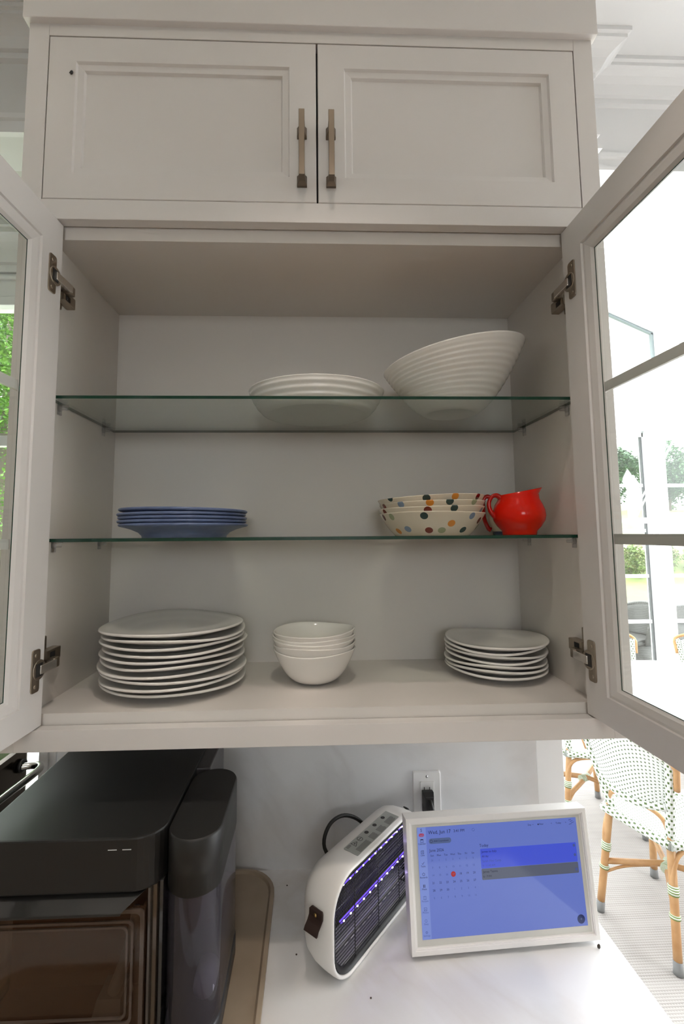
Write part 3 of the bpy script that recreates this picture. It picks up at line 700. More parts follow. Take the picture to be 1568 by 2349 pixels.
oval('serving_bowl', 'large deep ribbed white bowl with slanting rim on upper shelf', (.296, .166, 1.974), .055, .050, .156, .138, .126, 12, .029, curve=.66, dx=.010, amp=.0007)

# ================================================================== WORKTOP
CT = .92
tag(bx('worktop', (-1.35, .566, -.31, WALLY, CT-.035, CT), 'counter', bevel=.003), 'white marble worktop with faint brown veins below the cabinet', 'worktop')
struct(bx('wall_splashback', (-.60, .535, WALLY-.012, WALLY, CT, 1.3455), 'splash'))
for x0, x1, lb in ((-1.33, -.40, 'white base cabinet under the left half of the worktop'), (-.40, .545, 'white base cabinet under the right half of the worktop')):
    b_ = thing('base_cabinet', lb, 'cabinet', ((x0+x1)/2, 0, 0)); bx('carcass', (x0, x1, -.27, WALLY-.01, .0, CT-.036), 'paint', b_)
    xm = (x0+x1)/2
    for a, c in ((x0+.01, xm-.002), (xm+.002, x1-.01)): bx('door', (a, c, -.292, -.27, .10, CT-.06), 'paint', b_, .002)

# tray
tr = MB(); P0 = rrect(-.585, -.100, -.22, .322, .075, 8); P1 = rrect(-.577, -.108, -.212, .314, .068, 8); P2 = rrect(-.573, -.112, -.208, .310, .064, 8)
def at_z(P, z): return [(p[0], p[1], z) for p in P]
tr.loft([at_z(P1, CT), at_z(P0, CT+.004), at_z(P0, CT+.013), at_z(P1, CT+.0145), at_z(P2, CT+.009), at_z([(p[0]*.5-.17, p[1]*.5+.02) for p in P2], CT+.009)], smooth=False)
tag(tr.build('serving_tray', 'tray', bevel=.0008), 'tan rounded tray under the black ice maker', 'tray')

# ice maker
ice = thing('ice_maker', 'black countertop ice maker with clear bin and side water tank', 'ice maker', (-.39, .1, CT+.009))
BZ = CT+.0095
def zprism(poly, z0, z1, name, m, parent, bevel=.0, smooth=False):
    k = MB(); k.prism(poly, 'z', z0, z1, smooth=smooth); return k.build(name, m, parent, bevel)
def rfront(x0, x1, y0, y1, rl, rr_, n=8):
    pts = [(x1, y1), (x0, y1)]
    pts += [(x0+rl-rl*cos(R(90*i/n)), y0+rl-rl*sin(R(90*i/n))) for i in range(n+1)]
    pts += [(x1-rr_+rr_*sin(R(90*i/n)), y0+rr_-rr_*cos(R(90*i/n))) for i in range(n+1)]
    return pts
top = zprism(rfront(-.545, -.2495, -.066, .30, .04, .045), 1.166, 1.245, 'top_housing', 'applblack', ice, .003)
for x0, x1 in ((-.330, -.3165), (-.308, -.2945)): bx('indicator_mark', (x0, x1, -.0664, -.0655, 1.2278, 1.2290), mat('pale_mark', (.6, .6, .6), .4), top)
k = MB(); k.loft([[(-.53, -.050, 1.166), (-.268, -.050, 1.166), (-.268, .0, 1.166), (-.53, .0, 1.166)], [(-.53, -.080, 1.147), (-.302, -.080, 1.147), (-.302, -.0, 1.147), (-.53, -.0, 1.147)], [(-.53, -.080, 1.143), (-.304, -.080, 1.143), (-.304, -.0, 1.143), (-.53, -.0, 1.143)]], smooth=False)
k.build('bin_flap', 'applblack', ice, .001)
bx('body', (-.535, -.262, .045, .30, BZ, 1.166), 'appldark', ice, .003)
bx('rear_body', (-.262, -.222, .155, .30, BZ, 1.240), mat('appliance_lit_side', (.075, .07, .072), .45), ice, .003)  # side given a paler grey for the light falling on it
bx('base', (-.545, -.262, -.055, .30, BZ, BZ+.018), 'applblack', ice, .004)
bx('bin_back', (-.525, -.278, .030, .040, BZ+.02, 1.150), 'binrefl', ice)
bx('bin_floor', (-.525, -.278, -.05, .030, BZ+.02, BZ+.024), 'binrefl', ice)
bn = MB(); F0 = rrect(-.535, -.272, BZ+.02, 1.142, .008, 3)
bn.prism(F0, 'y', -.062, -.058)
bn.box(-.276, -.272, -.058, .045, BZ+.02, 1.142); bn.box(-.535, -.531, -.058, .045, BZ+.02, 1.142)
ib = bn.build('ice_bin', 'floorrefl', ice)
for i, (ins, wd) in enumerate(((.0, .006), (.016, .0035), (.024, .003))):
    def rg(a, y): return [(p[0], y, p[1]) for p in rrect(-.535+a, -.272-a, BZ+.038+a*.9, 1.142-a, .008, 3)]
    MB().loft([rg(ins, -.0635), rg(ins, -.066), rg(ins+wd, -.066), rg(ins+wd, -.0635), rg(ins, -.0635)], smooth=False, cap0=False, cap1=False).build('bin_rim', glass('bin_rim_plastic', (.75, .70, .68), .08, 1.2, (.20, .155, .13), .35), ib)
for i, (x0, x1, m_) in enumerate(((-.270, -.266, (.17, .15, .135)), (-.2655, -.2585, (.16, .115, .08)), (-.2575, -.2515, (.10, .10, .10)))):
    bx('bin_guide', (x0, x1, -.058+.008*i, .05, BZ, 1.166), glass('guide_plastic', (.6, .58, .56), .06, 1.5, m_, .6), ice, .001)
# side tank
def stad(x0, x1, y0, y1, n=20):
    r_ = (x1-x0)/2; cx = (x0+x1)/2
    return [(cx+r_*cos(R(180+180*i/n)), y0+r_+r_*sin(R(180+180*i/n))) for i in range(n+1)]+[(cx+r_*cos(R(180*i/n)), y1-r_+r_*sin(R(180*i/n))) for i in range(n+1)]
S0 = stad(-.2465, -.1625, -.068, .150); S1 = stad(-.2425, -.1665, -.064, .146); S2 = stad(-.2475, -.1615, -.069, .151); S3 = stad(-.2455, -.1635, -.067, .149)
tk = MB(); tk.loft([at_z(S0, BZ+.0335+(1.170-BZ-.0335)*i/8) for i in range(9)], cap0=False, cap1=False); tk.loft([at_z(S1, BZ+.0335+(1.170-BZ-.0335)*i/8) for i in range(9)], cap0=False, cap1=False)
tank = tk.build('water_tank', 'tank', ice)
k = MB(); k.loft([at_z(S2, 1.157), at_z(S2, 1.237), at_z(S3, 1.2405)], cap1=True); k.build('tank_lid', 'applblack', tank)
k = MB(); k.loft([at_z(S2, BZ), at_z(S2, BZ+.030), at_z(S3, BZ+.032)]); k.build('tank_base', mat('tank_base_grey', (.035, .036, .042), .4), tank)
MB().lathe([(0, -.012), (.008, -.012), (.016, -.010), (.0175, 0), (.0175, .03), (0, .03)], 24, T=Matrix.Translation((-.186, -.034, 1.008)) @ Matrix.Rotation(R(-90), 4, 'X')).build('tank_valve', mat('valve_grey', (.80, .80, .86), .4), tank)
MB().lathe([(.0195, .0), (.0215, .0), (.0215, .11), (.0155, .13), (.0145, .13), (.0195, .108)], 24, T=Matrix.Translation((-.197, .035, .985)) @ Matrix.Rotation(R(-8), 4, 'Y')).build('tank_filter', 'clearp', tank)
# scoop in the bin
k = MB(); k.tube(spline([(-.306, -.005, 1.10), (-.311, -.008, 1.06), (-.322, -.012, 1.02), (-.334, -.018, .985)], 4), lambda q: .007+.003*q, 8)
k.loft([[(-.355, -.03, .985), (-.318, -.03, .985), (-.318, .012, .985), (-.355, .012, .985)], [(-.362, -.036, .955), (-.316, -.036, .955), (-.316, .02, .955), (-.362, .02, .955)]], smooth=False)
tag(k.build('ice_scoop', mat('scoop_grey', (.30, .34, .38), .35)), 'grey ice scoop standing inside the clear ice bin', 'scoop')

# stainless toaster oven behind the ice maker
to = thing('toaster_oven', 'polished steel toaster oven with tubular handle at the left edge', 'toaster', (-.84, .12, CT))
bx('body', (-1.02, -.668, -.06, .30, CT+.02, 1.235), 'darksteel', to, .012); bx('top_plate', (-1.03, -.80, -.07, .12, 1.205, 1.262), 'steel', to, .006)
for y in (-.03, .27):
    for x in (-.99, -.70): MB().lathe([(.012, 0), (.015, .004), (.015, .02), (0, .02)], 14, c=(x, y, CT)).build('foot', 'black', to)
MB().tube(spline([(-.668, -.02, 1.2), (-.640, -.03, 1.2), (-.628, -.005, 1.2), (-.626, .06, 1.2), (-.622, .15, 1.2), (-.616, .235, 1.2), (-.621, .262, 1.2), (-.640, .270, 1.2), (-.668, .262, 1.2)], 6), .0078, 12).build('handle', 'steel', to)
MB().lathe([(0, 0), (.014, 0), (.014, .008), (.010, .010), (0, .010)], 20, T=Matrix.Translation((-.668, .268, 1.2)) @ Matrix.Rotation(R(90), 4, 'Y')).build('handle_mount', 'black', to)

# wall outlet and plug
ot = thing('wall_outlet', 'white wall outlet plate on the marble splashback', 'outlet', (.2605, .333, 1.08))
k = MB(); PO = rrect(.2265, .2945, 1.023, 1.1355, .004, 3); PI_ = rrect(.2285, .2925, 1.025, 1.1335, .004, 3)
k.loft([[(p[0], .333, p[1]) for p in PO], [(p[0], .330, p[1]) for p in PO], [(p[0], .3275, p[1]) for p in PI_]], smooth=False); pl_ = k.build('cover_plate', 'outletp', ot)
bx('receptacle', (.2440, .2775, .3255, .328, 1.046, 1.113), 'outletp', ot, .001)
for z in (1.124, 1.034): MB().lathe([(0, -.0012), (.003, -.001), (.0034, .001)], 12, T=Matrix.Translation((.2607, .3275, z)) @ Matrix.Rotation(R(-90), 4, 'X')).build('screw', mat('screw_grey', (.5, .5, .5), .4, 1), pl_)
for x in (.2535, .2665): bx('slot', (x-.0008, x+.0008, .3250, .3256, 1.093, 1.101), 'black', ot)
pg = thing('power_plug', 'black power plug and cord hanging from the wall outlet', 'plug', (.2595, .31, 1.05))
k = MB(); k.loft([[(.2595+sx*a, y, zc_+sz*b) for sx, sz in ((-1, -1), (1, -1), (1, 1), (-1, 1))] for a, b, y, zc_ in ((.013, .014, .3245, 1.082), (.0135, .0145, .312, 1.082), (.011, .012, .300, 1.080), (.009, .016, .294, 1.076))], smooth=False)
k.build('plug_body', 'black', pg, .002)
MB().box(.2465, .2725, .318, .3245, 1.048, 1.070).build('plug_adapter', 'black', pg, .002)
MB().tube(spline([(.2595, .297, 1.086), (.2600, .286, 1.080), (.265, .282, 1.06), (.273, .285, 1.03), (.277, .29, .99), (.275, .29, .94), (.27, .285, CT+.005)], 6), .0048, 8).build('cord', 'black', pg)

# ------------------------------------------------------------------ bug zapper
zp = thing('bug_zapper', 'white rounded bug zapper with black grille and violet lamps', 'bug zapper', (.0384, .0461, CT+.0005), (0, 0, atan2(.7561, .6544)))
BX0, BX1, BZ1, RR_ = -.0315, .292, .179, .062
def ol(ins, y): return [(p[0], y, p[1]) for p in rrect(BX0+ins, BX1-ins, 0+ins, BZ1-ins, RR_-ins, 10)]
k = MB(); k.loft([ol(.009, .030), ol(.0075, .004), ol(.006, .0005), ol(.003, .0), ol(.001, .003), ol(0, .012), ol(.0, .030), ol(.002, .050), ol(.008, .068), ol(.018, .080), ol(.034, .087)], cap0=False, cap1=True)
k.build('shell', 'whitep', zp, world=False)
k = MB(); k.loft([ol(.0085, .002), ol(.0155, .0055), ol(.0155, .062)], cap0=False, cap1=True); k.build('inner_housing', 'black', zp, world=False)
k = MB()
for i in range(25):
    z = .0155+i*.0061
    if z > .168: break
    half = 0 if z > .06 and z < .118 else RR_-sqrt(max(RR_**2-(RR_-min(z, BZ1-z))**2, 0))
    k.tube([(BX0+.012+half, .006, z), (BX1-.012-half, .006, z)], .00075, 5)
for x in (.045, .125, .205): k.tube([(x, .0075, .014), (x, .0075, .166)], .0011, 5)
k.build('grille', 'black', zp, world=False)
k = MB()
for i in range(58):
    x = .004+i*.0047; k.tube([(x, .032, .045), (x, .032, .150)], .0006, 4, caps=False)
for i in range(3): k.tube([(.0, .033, .045+i*.05), (.275, .033, .045+i*.05)], .0008, 4, caps=False)
k.build('wire_grid', mat('grid_steel', (.22, .22, .23), .35, 1), zp, world=False)
vio = emis('violet_lamp_glow', (.20, .10, 1.0), .7); vdot = emis('violet_led', (.62, .48, 1.0), 22)
for z in (.143, .082):
    tb = MB().tube([(.020, .022, z), (.262, .022, z)], .0030, 8).build('uv_lamp', vio, zp, world=False)
    k = MB()
    for i in range(11):
        x = .026+i*.0215
        k.lathe([(0, -.0016), (.0016, -.0008), (.0016, .0008), (0, .0016)], 8, c=(x, .0185, z))
    k.build('led', vdot, tb, world=False)
k = MB(); k.box(.01, .268, .030, .058, .030, .034)
for i in range(12): k.box(.030+i*.019, .040+i*.019, .0200, .0206, .0360, .0378)  # pale dashes painted in as reflections of the lamps
k.build('reflection_plate', mat('reflection_white', (.75, .73, .75), .25), zp, world=False)
k = MB(); k.box(-.0, .27, .012, .058, .0165, .0215); k.build('catch_tray', mat('catch_tray_grey', (.42, .40, .40), .5), zp, world=False)
# leather strap on the end
sp_ = MB()
def strap_ring(x, z, wd, th, nx, nz):
    y0, y1 = .034-wd/2, .034+wd/2
    return [(x-nx*th*.2, y0, z-nz*th*.2), (x-nx*th*.2, y1, z-nz*th*.2), (x+nx*th, y1, z+nz*th), (x+nx*th, y0, z+nz*th)]
sp_.loft([strap_ring(BX0+.0018, .1290, .024, .003, -.95, .3), strap_ring(BX0-.0010, .1265, .030, .003, -1, .1), strap_ring(BX0-.0018, .1175, .030, .003, -1, 0), strap_ring(BX0-.007, .1120, .030, .003, -.8, -.5), strap_ring(BX0-.014, .1060, .030, .003, -.8, -.4), strap_ring(BX0-.0165, .1000, .030, .003, -1, -.1)], smooth=False)
st_ = sp_.build('leather_strap', 'leather', zp, .0007, world=False)
MB().lathe([(0, .0018), (.0028, .0014), (.0036, 0), (0, -.001)], 14, T=Matrix.Translation((BX0-.0048, .034, .1215)) @ Matrix.Rotation(R(-90), 4, 'Y')).build('rivet', 'brass', st_, world=False)
# label on top
k = MB(); k.prism(rrect(.060, .215, .010, .044, .002, 2), 'z', BZ1-.0005, BZ1+.0004); lab = k.build('label', 'labelg', zp, world=False)
k = MB(); zt_ = BZ1+.0006
def q2(x0, x1, y0, y1): k.add([(x0, y0, zt_), (x1, y0, zt_), (x1, y1, zt_), (x0, y1, zt_)], [(0, 1, 2, 3)])
def ringp(cx, cy, r_, wd, n=20):
    vs2 = [(cx+r_*cos(2*pi*i/n), cy+r_*sin(2*pi*i/n), zt_) for i in range(n)]+[(cx+(r_-wd)*cos(2*pi*i/n), cy+(r_-wd)*sin(2*pi*i/n), zt_) for i in range(n)]
    k.add(vs2, [(i, (i+1) % n, n+(i+1) % n, n+i) for i in range(n)])
for cx in (.128, .158, .190): k.add([(cx+.0052*cos(R(45*i+22)), .036+.0048*sin(R(45*i+22)), zt_) for i in range(8)], [tuple(range(8))])
ringp(.103, .035, .0062, .0012); q2(.0985, .1075, .0343, .0357)
tri = [(.080, .041), (.080, .028), (.0925, .0345)]
for i in range(3):
    a, b = Vector(tri[i]), Vector(tri[(i+1) % 3]); t_ = (b-a).normalized(); nn = Vector((-t_.y, t_.x))*.0006
    k.add([(*(a-nn), zt_), (*(b-nn), zt_), (*(b+nn), zt_), (*(a+nn), zt_)], [(0, 1, 2, 3)])
q2(.0825, .0865, .0333, .0357)
tag(k.build('icon_print', 'ink', lab, world=False), kind='stuff')
k = MB()
for (a, b, y0, y1) in ((.072, .110, .012, .024), (.118, .138, .012, .026), (.146, .168, .012, .026), (.178, .206, .012, .026), (.064, .078, .036, .042)):
    y = y0
    while y < y1: q2(a, b-random.random()*.003, y, y+.0011); y += .0021
tag(k.build('small_print', 'inkg', lab, world=False), kind='stuff')
MB().lathe([(0, .002), (.006, .0018), (.0075, 0), (0, -.002)], 16, T=Matrix.Translation((.270, .024, BZ1-.012)) @ Matrix.Rotation(R(40), 4, 'Y')).build('power_button', 'black', zp, world=False)
MB().tube(spline([(.165, .083, .030), (.150, .118, .060), (.128, .148, .105), (.150, .152, .140), (.190, .140, .147), (.23, .118, .12), (.255, .104, .06), (.262, .104, .004)], 6), .0042, 8).build('power_cord', 'black', zp, world=False)

# ------------------------------------------------------------------ calendar display
DWd, DHt = .3695, .2265
dp = thing('calendar_display', 'white framed digital calendar display leaning on the worktop', 'display', (.167, .083, CT+.011), (R(-7.0), 0, R(3.1)))
def fr(i, y): return [(i, y, i), (DWd-i, y, i), (DWd-i, y, DHt-i), (i, y, DHt-i)]
MB().loft([fr(.002, .030), fr(0, .028), fr(0, .0006), fr(.0006, 0), fr(.0078, 0), fr(.0084, .0012), fr(.0102, .0012), fr(.0106, .0040), fr(.0130, .0040)], smooth=False, cap1=False).build('frame', 'dispw', dp, world=False)
SX0, SX1, SZ0, SZ1 = .0225, DWd-.0205, .0235, DHt-.0175
sw, sh = SX1-SX0, SZ1-SZ0
k = MB(); k.box(.0125, DWd-.0125, .0040, .0060, .0125, DHt-.0125); k.build('mat_board', 'matg', dp, world=False)
scr_m = emis('screen_blue', (.115, .165, .50), .64); scr_m.node_tree.nodes['Principled BSDF'].inputs['Roughness'].default_value = .06
scr = MB().box(SX0, SX1, .0036, .0041, SZ0, SZ1).build('screen', scr_m, dp, world=False)
def uvp(u, v): return SX0+u*sw, SZ1-v*sh
YT = .0034
def srect(mb, u0, u1, v0, v1, y=YT, rad=0):
    x0, z1 = uvp(u0, v0); x1, z0 = uvp(u1, v1)
    if rad: P = rrect(x0, x1, z0, z1, rad, 4); mb.add([(p[0], y, p[1]) for p in P], [tuple(range(len(P)))])
    else: mb.add([(x0, y, z0), (x1, y, z0), (x1, y, z1), (x0, y, z1)], [(0, 1, 2, 3)])
def scirc(mb, u, v, r_, y=YT, n=24, wd=None):
    x, z = uvp(u, v)
    if wd is None: mb.add([(x+r_*cos(2*pi*i/n), y, z+r_*sin(2*pi*i/n)) for i in range(n)], [tuple(range(n))])
    else: mb.add([(x+q*cos(2*pi*i/n), y, z+q*sin(2*pi*i/n)) for q in (r_, r_-wd) for i in range(n)], [(i, (i+1) % n, n+(i+1) % n, n+i) for i in range(n)])
def stext(mb, s, u, v, size, y=YT-.0003, align='LEFT'):
    x, z = uvp(u, v); text_into(mb, s, size, Matrix.Translation((x, y, z)) @ Matrix.Rotation(R(90), 4, 'X'), 0, align)
def emit_m(n, c, s=.62):
    return emis(n, c, s)
a = MB(); srect(a, 0, .053, 0, 1); a.build('sidebar', emit_m('screen_sidebar', (.17, .235, .58)), scr, world=False)
a = MB(); srect(a, .378, .982, .235, .415, rad=.002); a.build('event_block', emit_m('screen_event_blue', (.05, .085, .60)), scr, world=False)
a = MB(); srect(a, .378, .982, .418, .52, rad=.002); a.build('event_block', emit_m('screen_event_grey', (.085, .10, .15)), scr, world=False)
a = MB(); srect(a, .068, .205, .108, .158, rad=.0045); a.build('countdown_button', emit_m('screen_button_grey', (.075, .11, .24)), scr, world=False)
a = MB(); scirc(a, .962, .938, .0077); a.build('add_button', emit_m('screen_add_navy', (.008, .02, .10)), scr, world=False)
a = MB(); scirc(a, .205, .445, .0047); a.build('date_marker', emit_m('screen_red', (.38, .012, .012)), scr, world=False)
a = MB(); srect(a, .009, .042, .055, .086, rad=.0029); a.build('new_badge', emit_m('screen_badge_red', (.38, .012, .012)), scr, world=False)
a = MB()
stext(a, 'S', .025, .026, .0075, align='CENTER'); stext(a, 'Wed, Jun 17', .066, .052, .0090); stext(a, '3:41 PM', .222, .052, .0068)
stext(a, 'Add Countdown', .098, .133, .0044); scirc(a, .083, .133, .0026, YT-.0003, wd=.0006)
stext(a, 'June 2026', .068, .218, .0072); stext(a, 'Today', .375, .205, .0072)
cols_u = [.083+.0415*i for i in range(7)]
for u, d_ in zip(cols_u, ('Sun', 'Mon', 'Tue', 'Wed', 'Thu', 'Fri', 'Sat')): stext(a, d_, u, .265, .0046, align='CENTER')
for u, d_ in zip(cols_u, range(14, 21)):
    if d_ >= 18: stext(a, str(d_), u, .445, .0050, align='CENTER')
for r_, row in enumerate(((21, 22, 23, 24, 25, 26, 27), (28, 29, 30))):
    for u, d_ in zip(cols_u, row): stext(a, str(d_), u, .513+.067*r_, .0050, align='CENTER')
stext(a, 'James to Italy', .386, .262, .0056); stext(a, 'All day', .386, .305, .0048); stext(a, 'James Tennis', .386, .447, .0056); stext(a, '6 - 7 PM', .386, .490, .0048)
SB = [('Calendar', .135), ('Lists', .24), ('Tasks', .34), ('Rewards', .44), ('Meals', .545), ('Recipes', .65), ('Photos', .75), ('Sleep', .85), ('Settings', .95)]
for n2, v in SB[:5]: stext(a, n2, .026, v+.016, .0042, align='CENTER')
for u, n2 in ((.70, 'Day'), (.775, 'Filter'), (.84, '<'), (.885, 'Today'), (.932, '>')): stext(a, n2, u, .042, .0046, align='CENTER')
stext(a, 'v', .722, .040, .0042, align='CENTER'); scirc(a, .755, .042, .0013, YT-.0003)
for i in range(4):
    x, z = uvp(.960+.008*(i % 3), .022+.014*i); a.add([(x-.0028, YT-.0003, z), (x+.0030, YT-.0003, z+.0012), (x+.0030, YT-.0003, z+.0018), (x-.0028, YT-.0003, z+.0006)], [(0, 1, 2, 3)])
def ico(mb, v, kind):
    x, z = uvp(.026, v-.012); y = YT-.0003; s_ = .0026
    def bar(x0, x1, z0, z1): mb.add([(x+x0*s_, y, z+z0*s_), (x+x1*s_, y, z+z0*s_), (x+x1*s_, y, z+z1*s_), (x+x0*s_, y, z+z1*s_)], [(0, 1, 2, 3)])
    def line(x0, z0, x1, z1, wd=.22):
        p, q = Vector((x0, z0)), Vector((x1, z1)); t_ = (q-p).normalized(); n3 = Vector((-t_.y, t_.x))*wd*.5
        mb.add([(x+v_.x*s_, y, z+v_.y*s_) for v_ in (p-n3, q-n3, q+n3, p+n3)], [(0, 1, 2, 3)])
    if kind in ('Calendar', 'Lists', 'Recipes', 'Photos'):
        for l in ((-1, -1, 1, -1), (1, -1, 1, 1), (1, 1, -1, 1), (-1, 1, -1, -1)): line(*l)
        if kind == 'Calendar': bar(-1, 1, .5, 1)
        elif kind == 'Lists': line(-.5, .3, .5, .3); line(-.5, -.3, .5, -.3)
        elif kind == 'Recipes': line(0, -1, 0, 1)
        else: line(-.8, -.6, 0, .1); line(0, .1, .8, -.6)
    elif kind == 'Tasks': line(-.9, 0, -.3, -.7); line(-.3, -.7, .9, .8)
    elif kind == 'Rewards':
        pp = [(sin(2*pi*i/5), cos(2*pi*i/5)) for i in range(5)]
        for i in range(5): line(*pp[i], *pp[(i+1) % 5])
    elif kind == 'Meals': bar(-.7, -.2, -1, 1); bar(.25, .7, -1, 1)
    elif kind == 'Sleep':
        pp = [(.9*cos(R(t2)), .9*sin(R(t2))) for t2 in range(60, 331, 30)]
        for i in range(len(pp)-1): line(*pp[i], *pp[i+1])
        line(*pp[-1], *pp[0])
    else:
        for i in range(6): line(.45*cos(i*pi/3), .45*sin(i*pi/3), cos(i*pi/3), sin(i*pi/3)); line(.55*cos(i*pi/3), .55*sin(i*pi/3), .55*cos((i+1)*pi/3), .55*sin((i+1)*pi/3))
for n2, v in SB[:5]: ico(a, v, n2)
tag(a.build('screen_lettering', emit_m('screen_ink', (.006, .008, .03)), scr, world=False), kind='stuff')
a = MB()
for r_, row in enumerate(((31, 1, 2, 3, 4, 5, 6), (7, 8, 9, 10, 11, 12, 13), (14, 15, 16))):
    for u, d_ in zip(cols_u, row): stext(a, str(d_), u, .31+.0675*r_, .0046, align='CENTER')
for u, d_ in zip(cols_u[3:], (1, 2, 3, 4)): stext(a, str(d_), u, .58, .0046, align='CENTER')
for u, d_ in zip(cols_u, (5, 6, 7, 8, 9, 10, 11)): stext(a, str(d_), u, .648, .0046, align='CENTER')
for n2, v in SB[5:]: stext(a, n2, .026, v+.016, .0042, align='CENTER'); ico(a, v, n2)
stext(a, 'Sarah Mini Camp', .386, .350, .0056); stext(a, '9 - 11:45 AM', .386, .392, .0048); scirc(a, .345, .052, .0026, YT-.0003, wd=.0005)
for v in (.262, .350, .485): scirc(a, .968, v, .0026, YT-.0003)
tag(a.build('faint_lettering', emit_m('screen_faint_ink', (.055, .085, .26)), scr, world=False), kind='stuff')
a = MB(); stext(a, '+', .962, .938, .008, YT-.0004, 'CENTER'); stext(a, '17', .205, .445, .0044, YT-.0004, 'CENTER'); stext(a, 'New', .0255, .0705, .0036, YT-.0004, 'CENTER')
tag(a.build('pale_lettering', emit_m('screen_pale_ink', (.12, .15, .3)), scr, world=False), kind='stuff')
k = MB(); k.loft([[(.10, .028, .05), (.27, .028, .05), (.27, .028, .12), (.10, .028, .12)], [(.11, .075, -.008), (.26, .075, -.008), (.26, .080, .004), (.11, .080, .004)]], smooth=False); k.build('stand', 'dispw', dp, world=False)
MB().tube(spline([(.262, .024, .008), (.275, .016, -.004), (.300, .014, -.0075), (.328, .022, -.0065), (.345, .05, -.004), (.36, .09, .0)], 6), .0016, 6).build('cable', 'cordw', dp, world=False)
# specks on the worktop
CR = [(-.074, .283, 'tiny dark crumb on the worktop near the tan tray'), (-.047, .111, 'tiny crumb on the worktop left of the bug zapper'), (.083, .024, 'tiny dark crumb just in front of the bug zapper')]
for x, y, lb in CR:
    k = MB().lathe([(0, 0), (.0014, .0002), (.0017, .001), (.0008, .0018), (0, .002)], 7); o = k.build('crumb', mat('crumb_brown', (.05, .03, .02), .7)); o.location = (x, y, CT); tag(o, lb, 'crumb')
k = MB().lathe([(0, -.004), (.0022, -.003), (.003, 0), (.002, .003), (0, .0045)], 8, T=Matrix.Rotation(.3, 4, 'Y')); o = k.build('dead_beetle', mat('beetle_brown', (.04, .028, .02), .4)); o.location = (.528, .098, CT+.0045); tag(o, 'small brown bug on the worktop by the display corner', 'insect')

# ================================================================== SUNROOM FURNITURE
def slab(P, nu, nv, th, nrm, su, sv):
    """closed curved slab from surface P(u,v) with UVs in metres"""
    mb = MB(); vs_, uvs = [], []
    for side in (0, 1):
        for i in range(nu+1):
            for j in range(nv+1):
                u, v = i/nu, j/nv; p = Vector(P(u, v)); n3 = Vector(nrm(u, v)); vs_.append(p+n3*th*(.5-side)); uvs.append((u*su, v*sv))
    N = (nu+1)*(nv+1); fs = []
    def id_(i, j, s): return s*N+i*(nv+1)+j
    for i in range(nu):
        for j in range(nv):
            fs.append((id_(i, j, 0), id_(i+1, j, 0), id_(i+1, j+1, 0), id_(i, j+1, 0))); fs.append((id_(i, j, 1), id_(i, j+1, 1), id_(i+1, j+1, 1), id_(i+1, j, 1)))
    for i in range(nu):
        for j in (0, nv): fs.append((id_(i, j, 0), id_(i+1, j, 0), id_(i+1, j, 1), id_(i, j, 1)))
    for j in range(nv):
        for i in (0, nu): fs.append((id_(i, j, 0), id_(i, j+1, 0), id_(i, j+1, 1), id_(i, j, 1)))
    return mb.add(vs_, fs, 0, True, uvs)
def lerp3(a, b, t): return Vector(a).lerp(Vector(b), t)
